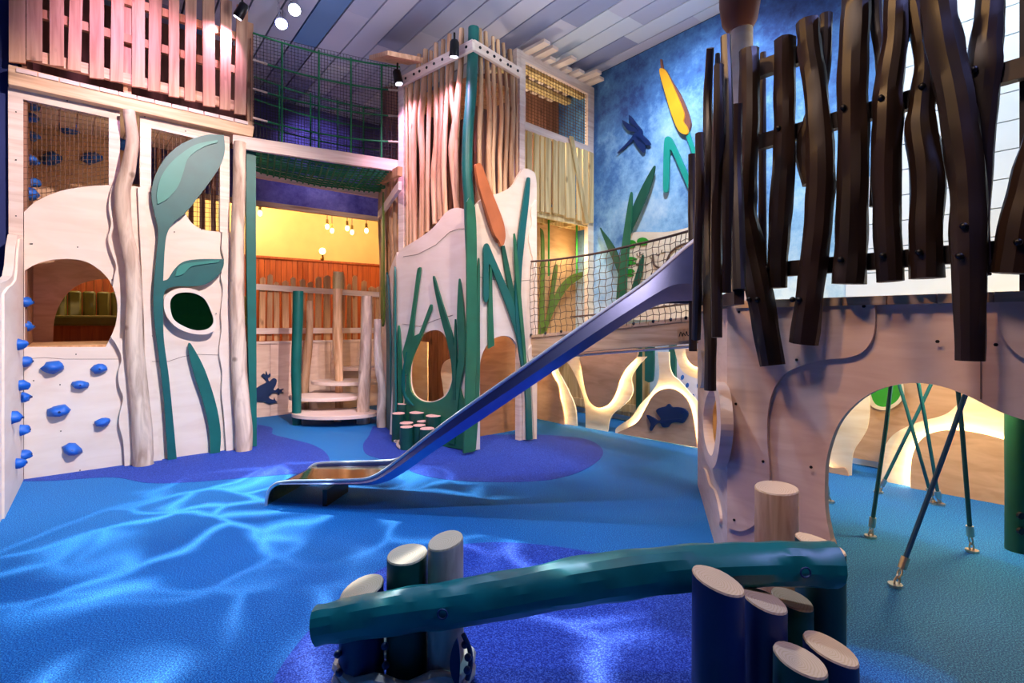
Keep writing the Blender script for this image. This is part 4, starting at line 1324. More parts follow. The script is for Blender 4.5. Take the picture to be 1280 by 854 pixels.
# ================================================================ mural decorations
t = empty('dragonfly', PM.at(795, 170, .03), 'dark blue cut-out dragonfly mounted on the blue painted wall', 'wall decoration')
panel('body', PM, [(803, 166), (799, 171), (792, 175), (784, 182), (773, 191), (772, 190), (782, 180), (789, 172), (795, 163), (800, 160)], M_inkblue, t, .04, .02, n=3)
panel('wing', PM, [(795, 165), (785, 163), (779, 155), (778, 150), (786, 155), (797, 162)], M_inkblue, t, .045, .015, n=3)
panel('wing', PM, [(797, 161), (788, 153), (786, 144), (790, 147), (796, 155), (800, 160)], M_inkblue, t, .045, .015, n=3)
panel('wing', PM, [(797, 170), (806, 180), (805, 191), (800, 187), (792, 175)], M_inkblue, t, .045, .015, n=3)
panel('wing', PM, [(800, 167), (810, 175), (813, 181), (806, 181), (795, 172)], M_inkblue, t, .045, .015, n=3)
t = empty('wall_cattail', PM.at(842, 130, .05), 'yellow and brown bulrush head cut from board high on the blue wall', 'wall decoration')
panel('head_back', PM, [(827, 86), (832, 88), (840, 102), (852, 122), (862, 148), (862, 160), (858, 166), (850, 162), (840, 130), (830, 105)], M_cattail2, t, .05, .03)
panel('head_face', PM, [(824, 88), (829, 86), (834, 92), (843, 112), (853, 136), (855, 145), (854, 152), (858, 158), (860, 165), (856, 168), (848, 163), (840, 145), (830, 112)], M_yellow, t, .07, .02)
panel('tip', PM, [(826, 86, 1), (829, 86, 1), (827, 74, 1), (825, 74, 1)], M_cattail2, t, .06, .02)
panel('stem', PM, [(856, 166, 1), (861, 165, 1), (875, 205, 1), (885, 240, 1), (880, 240, 1), (870, 208, 1)], M_tealseed, t, .05, .02)
t = empty('wall_reed', PM.at(845, 205, .05), 'bright teal folded reed cut from board on the pale part of the blue wall', 'wall decoration')
panel('blade', PM, [(830, 178), (833, 171), (838, 172), (844, 183), (853, 203), (866, 232), (880, 265, 1), (873, 265, 1), (861, 238), (849, 210), (838, 187), (836, 205), (835, 232), (833, 240), (829, 237), (829, 210)], M_tealseed, t, .06, .025)
t = empty('wall_reed', PM.at(775, 390, .08), 'cluster of three dark green reeds rising in front of the blue wall behind the bridge', 'wall decoration')
panel('blade', PM, [(816, 209), (818, 212), (813, 232), (803, 258), (793, 280), (788, 292, 1), (783, 300, 1), (787, 270), (800, 238)], M_green2, t, .1, .02)
panel('blade', PM, [(788, 241), (790, 245), (789, 270), (786, 310), (783, 350), (782, 400, 1), (769, 400, 1), (772, 350), (778, 300), (784, 260)], M_green, t, .12, .02)
panel('blade', PM, [(750, 286), (753, 289), (763, 302), (771, 316), (775, 330), (774, 344), (768, 330), (760, 312)], M_green2, t, .09, .02)
panel('blade', PM, [(802, 320), (804, 324), (801, 345), (793, 370), (785, 400, 1), (780, 400, 1), (785, 375), (794, 345)], M_green2, t, .13, .02)
mp_ = empty('pond_panel', PM.at(830, 360, .06), 'cream panel with green lily pads and drawn curls behind the bridge net', 'wall panel')
panel('sheet', PM, [(785, 293, 1), (795, 290), (812, 290), (832, 290), (850, 287), (866, 282), (890, 270, 1), (900, 400, 1), (783, 400, 1)], M_cream, mp_, .05, .03)
for i, (x, y, rx, ry) in enumerate([(789, 305, 6, 5), (803, 302, 7, 5), (789, 326, 7, 5), (788, 341, 5, 5), (845, 330, 5, 4), (858, 318, 3, 3), (842, 338, 4, 2)]):
    pts = [(x + rx * math.cos(a_ * PI / 8 + .6), y + ry * math.sin(a_ * PI / 8 + .6)) for a_ in range(15)] + [(x, y)]
    panel('lily_pad', PM, pts, M_greenleaf, mp_, .062, .01, n=2)
MB().tube([PM.at(*p, .06) for p in [(q.x, q.y) for q in crom([V(p) for p in [(816, 318), (818, 331), (826, 335), (832, 330), (837, 318), (846, 309), (860, 304), (874, 305)]], 4)]], .012, 6).build('drawn_curl', M_netbrown, mp_)
tk = MB()
for i in range(26):
    x, y = rnd.uniform(795, 875), rnd.uniform(297, 360)
    tk.tube([PM.at(x + math.cos(t_ * .7) * 2.2, y + math.sin(t_ * .7) * 1.8, .055) for t_ in range(7)], .004, 4)
tag(tk.build('drawn_bubbles', M_netbrown, mp_), kind='stuff')

# ================================================================ right play tower
rt = empty('jetty_tower', RC, 'right-hand plywood tower with arched opening under a deck of dark stained poles', 'play tower')
RX1 = 1500
panel('front_panel', PR, [(909, 738, 1), (909, 383, 1), (RX1, 365, 1), (RX1, 900, 1), (1345, 900, 1), (1345, 560), (1300, 533), (1250, 515), (1212, 496), (1180, 484), (1150, 479), (1122, 481), (1092, 490), (1066, 508), (1046, 534), (1034, 570), (1031, 605), (1032, 640), (1038, 672), (1042, 690), (1042, 768, 1)], M_plypink, rt, .0, .035)
panel('front_overlay', PR, [(909, 660, 1), (909, 381, 1), (1093, 376, 1), (1094, 400), (1090, 424), (1078, 440), (1060, 447), (1030, 450), (1005, 456), (982, 467), (967, 487), (960, 515), (959, 550), (962, 590), (960, 628), (948, 652), (928, 664)], M_plypink, rt, .018, .016, bevel=.004)
panel('front_overlay', PR, [(1252, 369, 1), (1247, 395), (1253, 420), (1275, 445), (1330, 470), (1420, 500, 1), (1420, 366, 1)], M_plypink, rt, .018, .016, bevel=.004)
jt = MB()
jt.tube([PR.at(1226, 452, .001), PR.at(1226, 499, .001)], .0022, 4)
jt.build('panel_joint', M_seam, rt)
sc = MB()
for x, y in [(924, 390), (1080, 383), (996, 450), (920, 505), (954, 577), (1172, 427), (1245, 431), (1014, 584), (918, 650), (1290, 440)]:
    c = PR.at(x, y, .018)
    sc.tube([c, c + PR.n3() * .004], .006, 6)
sc.build('screw', M_dark, rt)
# side face
panel('side_panel', PS, [(909, 738, 1), (909, 383, 1), (872, 388, 1), (872, 607, 1)], M_plypink, rt, .0, .03,
      [[(879, 520), (882, 500), (887, 489), (892, 489), (895, 505), (896, 530), (893, 558), (889, 570), (884, 562), (880, 545)]])
ring = [(876, 520), (879, 496), (885, 481), (892, 478), (898, 492), (901, 530), (898, 566), (892, 585), (884, 580), (878, 555)]
panel('window_rim', PS, ring, M_plypink, rt, .05, .05, [[(879, 520), (882, 500), (887, 489), (892, 489), (895, 505), (896, 530), (893, 558), (889, 570), (884, 562), (880, 545)]])
panel('wavy_strip', PS, [(872, 590, 1), (880, 586), (886, 605), (893, 615), (899, 640), (899, 655), (893, 640), (888, 622), (880, 610), (872, 605, 1)], M_plypink, rt, .012, .012)
panel('side_overlay', PS, [(872, 485, 1), (876, 482), (878, 455), (876, 440), (872, 438, 1)], M_cream, rt, .03, .03)
# deck boards, each its own piece
aR, nR = RC.x * AV.x + RC.y * AV.y, RC.x * BV.x + RC.y * BV.y
DZ = 1.298
a_ = aR + .94
while a_ > aR - 2.6:
    w_ = .142
    st_ = max(0.0, (a_ - w_ / 2 - aR)) * 1.253 / .94
    q = [R2(a_, nR - .03 + st_, DZ - .032), R2(a_, nR + 1.28, DZ - .032), R2(a_ - w_ + .004, nR + 1.28, DZ - .032), R2(a_ - w_ + .004, nR - .03 + st_, DZ - .032)]
    if st_ < 1.15:
        MB().hexa(q, [p + V((0, 0, .032)) for p in q]).build('deck_board', M_pineh, rt)
    a_ -= w_
MB().bar(R2(aR - .05, nR + .06, DZ - .09), R2(aR - 2.5, nR + .06, DZ - .09), .05, .11).build('deck_beam', M_board, rt)
MB().bar(R2(aR + .85, nR + 1.2, DZ - .09), R2(aR - 2.5, nR + 1.2, DZ - .09), .05, .11).build('deck_beam', M_board, rt)
MB().tube([R2(aR - .3, nR + .5, DZ - .07), R2(aR - 2.5, nR + .5, DZ - .07)], .04, 8).build('deck_beam', M_board, rt)
for aa in (aR + .72, ):
    p = R2(aa, nR + 1.14)
    MB().bar(p, p + V((0, 0, DZ - .04)), .08, .08, (1, 0, 0)).build('corner_post', M_board, rt)
g_ = G(1272, 688)
gp = MB().tube([V((g_.x, g_.y, z)) for z in (0, .3, .6, .9, 1.26)], [.052, .05, .052, .05, .05], 14, True, .06).build('green_post', M_green2, rt, smooth=True)
for z in (.12, .2):
    MB().tube([V((g_.x - .03, g_.y - .055, z)), V((g_.x - .03, g_.y - .04, z))], .018, 10).build('bolt', M_black, gp)

# dark stained poles hung on the front of the deck


def dpole(pts, plane=PR, off=.1, name='dark_pole', bolts=()):
    o = pxtube(name, plane, pts, M_darkpole, rt, off, 11, .16, 5, smooth_angle=24)
    for (x, y) in bolts:
        w_ = .018
        rr = pts[len(pts) // 2][2] / 2
        c = plane.at(x, y, off)
        r_ = min(pts, key=lambda p: abs(p[1] - y))[2] / 2 * c.y / FPX
        c = c + plane.n3() * (r_ * .93)
        MB().ball(c, .011, None, 10, 6).build('bolt', M_black, o, smooth=True)
    return o


dpole([(936, 63, 24), (937, 100, 26), (936, 170, 26), (932, 230, 28), (931, 270, 30), (940, 320, 33), (952, 380, 32), (965, 457, 31)], off=.13, bolts=[(944, 375), (954, 375)])
dpole([(954, 66, 8), (953, 150, 9), (953, 250, 10), (953, 355, 11)], off=-.06)
dpole([(981, 49, 26), (981, 110, 27), (981, 165, 27), (978, 230, 28), (975, 280, 27), (972, 320, 25), (972, 360, 24)], off=.09, bolts=[(979, 163), (964, 336)])
dpole([(1009, 27, 28), (1012, 60, 29), (1019, 110, 29), (1024, 170, 33), (1025, 230, 37), (1021, 290, 36), (1014, 350, 34), (1004, 430, 34)], off=.11, bolts=[(998, 375), (1006, 375)])
dpole([(1032, 18, 16), (1031, 60, 17), (1026, 110, 18), (1012, 155, 20), (1003, 190, 20), (1012, 230, 18)], off=.03)
dpole([(1071, -18, 34), (1069, 20, 37), (1066, 90, 38), (1066, 160, 39), (1066, 230, 40), (1064, 300, 41), (1060, 355, 42)], off=.1, bolts=[(1061, 139), (1058, 326)])
dpole([(1092, -20, 20), (1096, 30, 16), (1102, 80, 16), (1106, 130, 16), (1098, 190, 18), (1095, 258, 18)], off=.02)
dpole([(1120, -25, 31), (1121, 10, 32), (1118, 60, 33), (1111, 110, 36), (1110, 150, 38), (1107, 210, 35), (1108, 280, 34), (1112, 352, 35)], off=.1, bolts=[(1107, 127), (1109, 321)])
dpole([(1140, -20, 30), (1150, 30, 30), (1156, 80, 28), (1153, 120, 32), (1151, 160, 40), (1158, 210, 44), (1158, 280, 43), (1158, 348, 43)], off=.07, bolts=[(1157, 112), (1155, 317)])
dpole([(1167, -30, 42), (1174, 15, 44), (1182, 65, 47), (1192, 110, 48), (1202, 170, 47), (1209, 230, 46), (1211, 290, 46), (1212, 370, 42), (1212, 451, 39)], off=.15, bolts=[(1210, 285), (1205, 322)])
dpole([(1240, -28, 34), (1236, 20, 38), (1232, 60, 44), (1229, 110, 44), (1224, 170, 38), (1222, 240, 34), (1224, 345, 30)], off=.05, bolts=[(1222, 93)])
dpole([(1330, 40, 44), (1310, 140, 46), (1290, 210, 48), (1276, 270, 52), (1264, 342, 54)], off=.1, bolts=[(1277, 305)])
dpole([(1395, -40, 50), (1385, 160, 54), (1380, 380, 56)], off=.1)
# poles round the slide entrance and the far corner
dpole([(888, 60, 9), (885, 120, 11), (886, 200, 14), (884, 270, 18), (886, 350, 17), (888, 430, 15), (888, 488, 14)], PS, .09)
dpole([(898, 82, 12), (898, 160, 14), (896, 240, 14), (895, 320, 14), (896, 422, 14)], PS, .13)
dpole([(907, 46, 12), (909, 120, 13), (910, 200, 14), (909, 290, 13), (908, 366, 12)], PS, .1)
dpole([(897, 68, 6), (898, 90, 8), (903, 130, 8), (905, 250, 10)], PS, -.02)
dpole([(921, 130, 14), (919, 200, 17), (921, 280, 18), (924, 363, 17)], PS, .02)
dpole([(865, 193, 9), (865, 260, 10), (866, 330, 10), (866, 439, 11)], PS, .1)
dpole([(875, 167, 12), (875, 240, 12), (873, 320, 12), (870, 424, 11)], PS, .14)
# dark rails behind the poles
MB().bar(PR.at(948, 179, .03), PR.at(1300, 80, .03), .035, .062).build('dark_rail', M_darkrail, rt)
MB().bar(PR.at(948, 88, .03), PR.at(1010, 66, .03), .035, .07).build('dark_rail', M_darkrail, rt)
MB().bar(PR.at(930, 341, .03), PR.at(1320, 307, .03), .035, .06).build('dark_rail', M_darkrail, rt)
MB().bar(PS.at(924, 372, .02), PS.at(868, 385, .02), .035, .05).build('dark_rail', M_darkrail, rt)
for x, y in ((1050, 200), (1290, 200)):
    p = PR.at(x, y, -.04)
    MB().bar(V((p.x, p.y, DZ)), V((p.x, p.y, 2.55 if x > 1100 else 1.9)), .05, .05, PR.u3()).build('rail_post', M_darkrail, rt) if x > 1100 else None

# giant bulrush standing behind the poles
gc = empty('bulrush_post', U(925, 383, 3.1), 'pale round post with a thick brown head behind the dark poles', 'post')
MB().tube([U(x, y, 3.1) for x, y in ((924, 383), (924, 300), (925, 200), (926, 100), (927, 20))], [.075, .075, .072, .068, .062], 14, True, .06).build('trunk', M_cream, gc, smooth=True)
MB().tube([U(x, y, 3.1) for x, y in ((926, 38), (925, 28), (925, 5), (925, -30), (926, -60), (926, -78))], [.07, .098, .115, .12, .11, .06], 16, True, .05).build('brown_head', M_cattail2, gc, smooth=True)

# crossing cables under the deck
ZT = 1.24
cab = [((1088, 672), (1112, 488), M_rope, 'first teal cable from the left inside the arch, reaching straight to the floor'),
       ((1167, 630), (1124, 484), M_rope, 'teal cable leaning left with its foot far back on the floor inside the arch'),
       ((1119, 733), (1207, 490), M_ropeblue, 'blue cable slanting across the arch with its foot nearest to the tree stumps'),
       ((1215, 690), (1197, 492), M_rope, 'teal cable with a long chain foot right of the crossing blue cable'),
       ((1037, 628), (1012, 520), M_rope, 'teal cable with its foot half hidden by the left edge of the arch'),
       ((1098, 560), (1152, 476), M_rope, 'thin teal cable slanting right at the back of the arch'),
       ((1175, 556), (1154, 478), M_rope, 'short teal cable ending behind the glowing cream panel edge')]
for i, (b_, t_, mat, lb) in enumerate(cab):
    foot = G(*b_)
    if i >= 5:
        foot = PK.at(b_[0], b_[1], .35); foot.z = 0.0
    sl = (t_[0] - b_[0]) / (t_[1] - b_[1])
    dt = foot.y * (.98 if i != 2 else 1.06)
    if i in (5, 6):
        dt = foot.y * .9
    yt = PY0 + (CAM_H - ZT) * FPX / dt
    top = U(b_[0] + sl * (yt - b_[1]), yt, dt)
    t = empty('cable', foot, lb, 'rope', 'cables strung under the right tower deck')
    d_ = (top - foot).normalized()
    k0 = .085 if i in (2, 3) else .06
    MB().tube([foot + d_ * (k0 + .04), foot.lerp(top, .5) + V((0.006, 0, 0)), top], .0105, 8).build('cord', mat, t, smooth=True)
    MB().tube([foot + d_ * k0, foot + d_ * (k0 + .055)], .017, 10).build('ferrule', M_nut, t, smooth=True)
    MB().tube([foot + V((0, 0, .0)), foot + V((0, 0, .012))], .03, 10).build('anchor_plate', M_nut, t)
    ch = MB()
    for kk in range(2):
        c = foot + d_ * (k0 * (.3 + .42 * kk))
        s1_ = d_.cross(V((1, 0, 0) if kk else (0, 1, 0))).normalized()
        ch.tube([c + d_ * (.022 * math.cos(q * PI / 4)) + s1_ * (.012 * math.sin(q * PI / 4)) for q in range(9)], .0045, 6)
    ch.build('shackle', M_nut, t, smooth=True)

# ================================================================ suspension bridge
br = empty('net_bridge', G(770, 541) + V((0, 0, .9)), 'timber bridge with knotted rope net sides running to the right tower', 'bridge')
PBR = Plane(V((.15, 5.42)), V((1.36, 3.82)))
panel('side_beam', PBR, [(662, 423, 1), (872, 400, 1), (874, 429, 1), (662, 446, 1)], M_pineh, br, .0, .06, bevel=.008)
for i in range(11):
    x0 = 664 + (874 - 664) * (i / 11) ** 1.12
    x1 = 664 + (874 - 664) * ((i + 1) / 11) ** 1.12 - 1
    f = lambda x: 423 - (x - 662) * 23 / 210
    p0, p1 = PBR.at(x0, f(x0), .01), PBR.at(x1, f(x1), .01)
    back = -PBR.n3() * .62
    q = [p0, p1, p1 + back, p0 + back]
    MB().hexa([p - V((0, 0, 0.0)) for p in q], [p + V((0, 0, .03)) for p in q]).build('deck_board', M_pineh, br)
panel('side_beam', PBR, [(662, 423, 1), (872, 400, 1), (874, 429, 1), (662, 446, 1)], M_pineh, br, -.56, .06)
MB().tube([PBR.at(662, 449, -.1), PBR.at(876, 432, -.1)], .012, 8).build('steel_cable', M_steel, br)
# hand ropes and net
top_px = [(664, 327), (690, 325), (720, 321), (750, 316), (785, 308), (820, 300), (850, 292), (874, 285)]
bot_px = [(664, 420), (690, 417), (720, 414), (750, 411), (785, 407), (820, 403), (850, 400), (874, 397)]
TP = crom([PBR.at(*p, .01) for p in top_px], 6)
BP = crom([PBR.at(*p, .01) for p in bot_px], 6)
MB().tube(TP, .01, 8).build('hand_rope', M_netbrown, br, smooth=True)
MB().tube([p.lerp(q, .74) - PBR.n3() * .55 for p, q in zip(TP, BP)], .008, 8).build('hand_rope', M_netbrown, br)
nm = MB()
NU, NV = 30, 11


def bpt(u, v):
    f_ = u * (len(TP) - 1)
    i = min(int(f_), len(TP) - 2)
    a_, b_ = TP[i].lerp(TP[i + 1], f_ - i), BP[i].lerp(BP[i + 1], f_ - i)
    p = a_.lerp(b_, v)
    return p + PBR.n3() * (.02 * math.sin(v * PI))


for i in range(NU + 1):
    nm.tube([bpt(min(1, max(0, i / NU + .0035 * (-1) ** k)), k / NV) for k in range(NV + 1)], .0028, 4, False)
for j in range(1, NV):
    nm.tube([bpt(k / NU, j / NV + .008 * (-1) ** k) for k in range(NU + 1)], .0028, 4, False)
nm.build('net', M_netbrown, br)
mb = MB()
for k in range(0, NU + 1, 3):
    c = bpt(k / NU, .985)
    mb.ball(c, .014, None, 6, 4)
mb.build('net_knot', M_black, br)
pq = panel('plaque', PBR, [(846, 412, 1), (868, 410, 1), (869, 425, 1), (847, 427, 1)], M_board, br, .02, .018, bevel=.003)
MB().tube([PBR.at(q.x, q.y, .021) for q in crom([V(p) for p in [(849, 421), (851, 415), (853, 421), (854, 416), (857, 420), (858, 414), (860, 420), (864, 415), (866, 418)]], 3)], .003, 4).build('engraved_mark', M_dark, pq)

# ================================================================ slide
sl = empty('slide', G(334, 633), 'long steel slide tinted blue as if reflecting the floor, with bright rails running down from the right tower', 'slide')
WN = -SLP.n3() * .46    # across, away from the camera
top_e = [(352, 602.5), (400, 602), (440, 601), (458, 599.5), (472, 594), (487, 584), (505, 570), (530, 550), (560, 527), (600, 498.5), (640, 470.5), (700, 428), (760, 386), (800, 358.5), (822, 341), (840, 325), (858, 309), (880, 293)]
fold = [(352, 604), (400, 604), (440, 603.5), (458, 602.5), (472, 599), (487, 590.5), (505, 578.5), (530, 560.5), (560, 539.5), (600, 512), (640, 485.5), (700, 445), (760, 405), (800, 379.5), (822, 366), (840, 357), (858, 355), (880, 359)]
bot_e = [(352, 606), (400, 606), (440, 606), (458, 606), (475, 604), (492, 598), (512, 586), (536, 569), (567, 548), (607, 521.5), (647, 494.5), (707, 454), (767, 414), (807, 389), (830, 379), (846, 376), (862, 376), (882, 376.5)]
T_ = crom([SLP.at(*p) for p in top_e], 3)
F_ = crom([SLP.at(*p) for p in fold], 3)
B_ = crom([SLP.at(*p) for p in bot_e], 3)


def shell(rows, name, mat, smooth=True):
    """rows of stations: closed cross-sections"""
    n_ = len(rows[0])
    vs_ = [p for r_ in rows for p in r_]
    fs_ = []
    for i in range(len(rows) - 1):
        for k in range(n_):
            k2 = (k + 1) % n_
            fs_.append((i * n_ + k, i * n_ + k2, (i + 1) * n_ + k2, (i + 1) * n_ + k))
    fs_.append(tuple(range(n_)))
    fs_.append(tuple(range((len(rows) - 1) * n_, len(rows) * n_)))
    return MB().add(vs_, fs_).build(name, mat, sl, smooth=smooth, angle=14)


nn3 = SLP.n3()
near_rows, far_rows = [], []
for t_, f_, b_ in zip(T_, F_, B_):
    near_rows.append([t_ + nn3 * .0, f_ + nn3 * .028, b_ + nn3 * .012, b_ + WN * .06, f_ + WN * .05, t_ + WN * .03])
    far_rows.append([t_ + WN, f_ + WN - nn3 * .028, b_ + WN - nn3 * .012, b_ + WN * .94, f_ + WN * .95, t_ + WN * .97])
shell(near_rows, 'side_wall', M_bluereflect)
shell(far_rows, 'side_wall', M_bluereflect)
bed = MB()
L_ = [f_.lerp(b_, .45) for f_, b_ in zip(F_, B_)]
Lf = [p + WN * .05 for p in L_]
Rf = [p + WN * .95 for p in L_]
# flat run-out and curled lip
lip = [(352, 604), (344, 606.5), (338, 612), (334, 620), (332, 634)]
lipP = [SLP.at(*p) for p in lip]
Lf = lipP[::-1][:-1] + Lf
Rf = [p + WN for p in lipP[::-1][:-1]] + Rf
n_ = len(Lf)
th = V((0, 0, .01))
vs_ = Lf + Rf
tk_ = [p - th for p in vs_]
fs_ = [(i, i + 1, n_ + i + 1, n_ + i) for i in range(n_ - 1)]
fs_ += [tuple(x + 2 * n_ for x in reversed(f)) for f in fs_]
fs_ += [(i, i + 1, i + 1 + 2 * n_, i + 2 * n_) for i in range(n_ - 1)] + [(n_ + i, n_ + i + 1, 3 * n_ + i + 1, 3 * n_ + i) for i in range(n_ - 1)]
bed.add(vs_ + tk_, fs_).build('chute', M_goldreflect, sl, smooth=True, angle=40)
lipE = crom([SLP.at(*p, .006) for p in [(332, 634), (334, 620), (338, 611), (346, 604.5), (356, 602.5)]], 4)
MB().tube(lipE + [p + V((0, 0, .004)) for p in T_[1:]], .011, 8).build('rail', M_steel, sl, smooth=True)
MB().tube([p + WN for p in lipE] + [p + WN + V((0, 0, .004)) for p in T_[1:]], .011, 8).build('rail', M_steel, sl, smooth=True)
fa = SLP.at(420, 604, -.2)
MB().bar(V((fa.x, fa.y, 0)), fa, .3, .03, nn3).build('support_foot', M_black, sl)

# ================================================================ foreground stumps and beam
bb = empty('balance_beam', U(560, 850, 1.68).lerp(U(560, 850, 1.68), 0) * 1.0, 'teal varnished balance log bolted across tree stumps in front', 'balance beam')
bb.location.z = 0
dA, dB = 1.6, 1.52
pts = [(397, 782, 48, dA), (440, 774, 50, dA), (500, 764, 52, dA), (560, 756, 54, dA), (640, 743, 55, 1.6), (720, 728, 57, 1.6), (800, 716, 57, 1.58), (870, 709, 54, 1.57), (940, 706, 52, 1.56), (1000, 705, 53, 1.56), (1042, 706, 55, 1.56)]
full = crom([V(tuple(U(x, y, d)) + (w_ / 2 * d / FPX,)) for x, y, w_, d in pts], 6)
MB().tube([V(q[:3]) for q in full], [q[3] for q in full], 16, True, .1, seed=3).build('log', M_beam, bb, smooth=True, angle=20)
for x, y, d in ((553, 768, 1.53), (1007, 716, 1.49)):
    c = U(x, y, d)
    MB().tube([c + V((math.cos(k * PI / 8) * .014, 0, math.sin(k * PI / 8) * .014)) for k in range(17)], .003, 6).build('bolt_ring', M_navy, bb)


def stump(px, py, wpx, d, mat, label, tilt=(0, 0), z0=0.0, ring=None, name='tree_stump', group='tree stumps round the balance log', squash=1.0):
    c = U(px, py, d)
    r = wpx / 2 * d / FPX
    t = empty(name, V((c.x, c.y, z0)), label, 'tree stump', group)
    seg = 22
    sd = rnd.random() * 20
    vs_, topv = [], []
    zs = [z0, z0 + (c.z - z0) * .33, z0 + (c.z - z0) * .66, c.z]
    for i, z in enumerate(zs):
        for k in range(seg):
            th_ = 2 * PI * k / seg
            rr = r * (1 + .05 * mnoise.noise(V((math.cos(th_) + sd, math.sin(th_), z * 1.5)))) * (1.04 - .04 * i / 3)
            x, y = math.cos(th_) * rr, math.sin(th_) * rr
            vs_.append(V((c.x + x, c.y + y, z + ((x * tilt[0] + y * (tilt[1] + (.0 if ring else .14))) if i == 3 else 0))))
    fs_ = [(i * seg + k, i * seg + (k + 1) % seg, (i + 1) * seg + (k + 1) % seg, (i + 1) * seg + k) for i in range(3) for k in range(seg)]
    fs_.append(tuple(reversed(range(seg))))
    MB().add(vs_, fs_).build('trunk', mat, t, smooth=True, angle=60)
    top = vs_[3 * seg:]
    inn = [c + (p - c) * .965 + V((0, 0, .005)) for p in top]
    MB().add(top + inn, [tuple(range(seg, 2 * seg))] + [(k, (k + 1) % seg, (k + 1) % seg + seg, k + seg) for k in range(seg)]).build('cut_top', ring or M_ring, t, origin=c, smooth=True, angle=50)
    return t


stump(452, 737, 54, 1.72, M_stumpnavy, 'low slanted-top blue stump leftmost under the teal log', (.3, .0))
stump(509, 694, 50, 1.74, M_stumpgreen, 'green sided stump between the low slanted stump and the bare wood stump', (.05, -.05))
s_ = stump(557, 677, 44, 1.72, M_rawlog, 'bare wood stump with a painted navy fish, tallest of the left three', (.2, .0))
c = U(575, 815, 1.64)
fp = MB()
PFi = Plane(V((c.x - .05, c.y)), V((c.x + .05, c.y)))
fp.prism([[PFi.at(p.x, p.y) for p in outline([(571, 799, 1), (574, 812), (575, 835), (573, 860, 1), (566, 850), (562, 832), (565, 812)], 4)]], PFi, 0, .01)
fp.build('painted_fish', M_navy, s_)
stump(970, 611, 50, 1.86, M_pole, 'bare brown stump standing behind the right end of the teal log', (.05, -.1))
stump(1025, 681, 56, 1.68, M_stumpgreen, 'dark green stump with orange slanted top behind the log end', (-.25, -.1))
stump(898, 727, 62, 1.42, M_stumpnavy, 'tall navy stump in front of the log, leftmost of its cluster', (-.28, -.05))
stump(956, 752, 52, 1.48, M_stumpnavy, 'navy stump right of the tallest navy stump, half shaded on top', (-.22, -.05))
stump(990, 750, 48, 1.6, M_stumpgreen, 'green stump tucked under the teal log beside the dark post', (-.2, -.05))
stump(1000, 826, 62, 1.36, M_stumpgreen, 'short stump with cracked pale top at the bottom edge of the cluster', (-.22, -.05))
stump(1038, 812, 62, 1.43, M_stumpnavy, 'short blue stump at the right end of the front cluster', (-.28, -.05))
# rope coiled round the foot of the left stumps, with dark beads
rp = empty('coiled_rope', V((U(520, 800, 1.74).x, 1.74, 0)), 'thick pale rope with dark beads wound round the left stumps', 'rope')
cx, cy = U(505, 800, 1.74).x, 1.74
for lay, z in ((0, .03), (1, .075)):
    ps = [V((cx + .215 * math.cos(k * PI / 18) * (1 + .05 * mnoise.noise(V((k * .4, lay, 0)))), cy + .12 * math.sin(k * PI / 18), z + .012 * math.sin(k * 1.3))) for k in range(37)]
    MB().tube(ps, .022, 8).build('rope_turn', M_netpale, rp, smooth=True)
for x, y, d in ((422, 818, 1.66), (424, 841, 1.64), (581, 806, 1.66), (585, 822, 1.64), (584, 838, 1.62), (481, 808, 1.66), (482, 832, 1.64)):
    c = U(x, y, d)
    MB().ball(c, .012).build('bead', M_navy, rp, smooth=True)
MB().tube(crom([U(579, 793, 1.66), U(587, 812, 1.66), U(588, 832, 1.65), U(584, 850, 1.64)], 5), .008, 8).build('bead_cord', M_navy, rp, smooth=True)

# little stumps by the middle tower
for i, (x, y, w_, dz, lb) in enumerate([
        (504, 505, 14, 5.45, 'small green stump highest at the back left of the little stump cluster'),
        (498, 517, 16, 5.3, 'small green stump at the far left of the little stump cluster'),
        (521, 516, 19, 5.25, 'small wide green stump directly below the oval opening'),
        (542, 520, 20, 5.1, 'small wide green stump standing apart at the right of the little cluster'),
        (508, 529, 17, 5.12, 'small green stump second from the front left of the little cluster'),
        (528, 527, 14, 5.15, 'small green stump in the centre of the little stump cluster'),
        (508, 534, 16, 4.98, 'small green stump nearest the slide at the front left of the cluster'),
        (524, 532, 16, 5.02, 'small green stump front centre of the little stump cluster'),
        (534, 536, 18, 4.9, 'small green stump at the front right, cut off by the slide edge')]):
    stump(x, y, w_, dz, M_stumpgreen, lb, (0, 0), 0.0, M_ringpink, group='little green stumps by the middle tower')
rp = empty('ground_rope', G(496, 556), 'pale rope lying along the floor beside the little green stumps', 'rope')
MB().tube([G(x, y) + V((0, 0, .016)) for x, y in [(p.x, p.y) for p in crom([V(p) for p in [(492, 550), (495, 554), (500, 552), (497, 558), (501, 562), (506, 560)]], 4)]], .016, 8).build('cord', M_netpale, rp, smooth=True)

# ================================================================ lamps that hang in the room


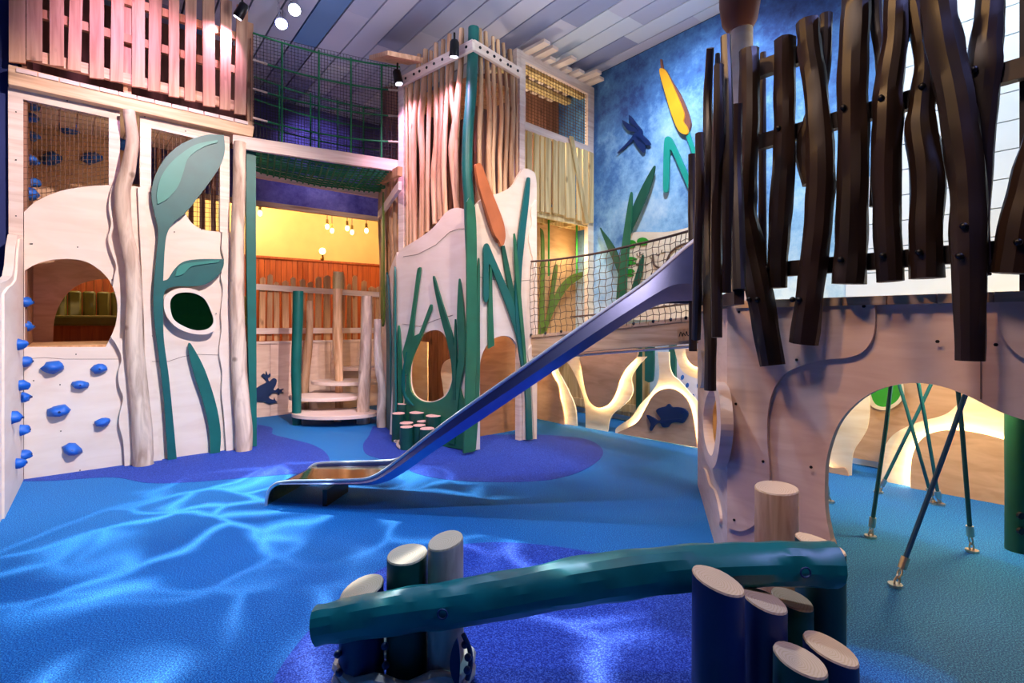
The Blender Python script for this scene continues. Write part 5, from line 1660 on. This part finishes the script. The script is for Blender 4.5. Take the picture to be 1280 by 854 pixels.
def black_spot(c, aim, label):
    t = empty('spotlight', c, label, 'spotlight', 'small black spotlights on the play towers')
    d = (V(aim) - c).normalized()
    MB().tube([c - d * .07, c - d * .05, c + d * .06, c + d * .075], [.028, .042, .045, .04], 14).build('housing', M_black, t, smooth=True)
    MB().tube([c + d * .074, c + d * .079], .034, 14).build('lens', M_lens, t)
    MB().tube([c - d * .02 + V((0, 0, .04)), c + V((0, 0, .14))], .01, 8).build('bracket', M_black, t)
    return c + d * .12


c1 = PL.at(302, 13, .24)
t1 = PL.at(270, 70, .05)
p1 = black_spot(c1, t1, 'black spotlight at the right end of the slatted top')
lamp('SPOT', 'pink_spot', p1, PL.at(250, 85, .0), 40, PINK, .03, 110, .9)
lamp('SPOT', 'pink_spot', PL.at(170, -60, .9), PL.at(165, 70, .0), 60, PINK, .05, 90, .9)
c2 = PTL.at(497, 96, .16)
p2 = black_spot(c2, PTL.at(512, 170, .1), 'black spotlight at the left end of the pierced tower beam')
lamp('SPOT', 'pink_spot', p2 + PTL.n3() * .14, PTL.at(518, 200, .0), 60, PINK, .03, 100, .9)
c3 = PTL.at(568, 60, .18)
p3 = black_spot(c3, PTL.at(565, 150, .1), 'black spotlight near the green corner post of the middle tower')
lamp('SPOT', 'pink_spot', p3 + PTL.n3() * .14, PTL.at(558, 200, .0), 75, PINK, .03, 100, .9)
for x, y, d, aim, lb in ((352, 24, 5.2, (-1.2, 2.5, 0), 'chrome stage lamp hanging lower of the two at the ceiling'),
                         (368, 8, 5.1, (-.6, 1.6, 0), 'chrome stage lamp higher of the two at the ceiling')):
    c = U(x, y, d)
    t = empty('stage_lamp', c, lb, 'stage lamp', 'chrome stage lamps under the ceiling')
    dd = (V(aim) - c).normalized()
    MB().tube([c - dd * .14, c - dd * .1, c, c + dd * .05, c + dd * .09], [.025, .04, .044, .06, .064], 16).build('housing', M_chrome, t, smooth=True)
    MB().tube([c + dd * .085, c + dd * .092], .055, 16).build('lens', M_lens, t)
    MB().tube([c + V((-.02, 0, .02)), V((c.x - .04, c.y, CEIL))], .012, 8).build('hanger', M_chrome, t)
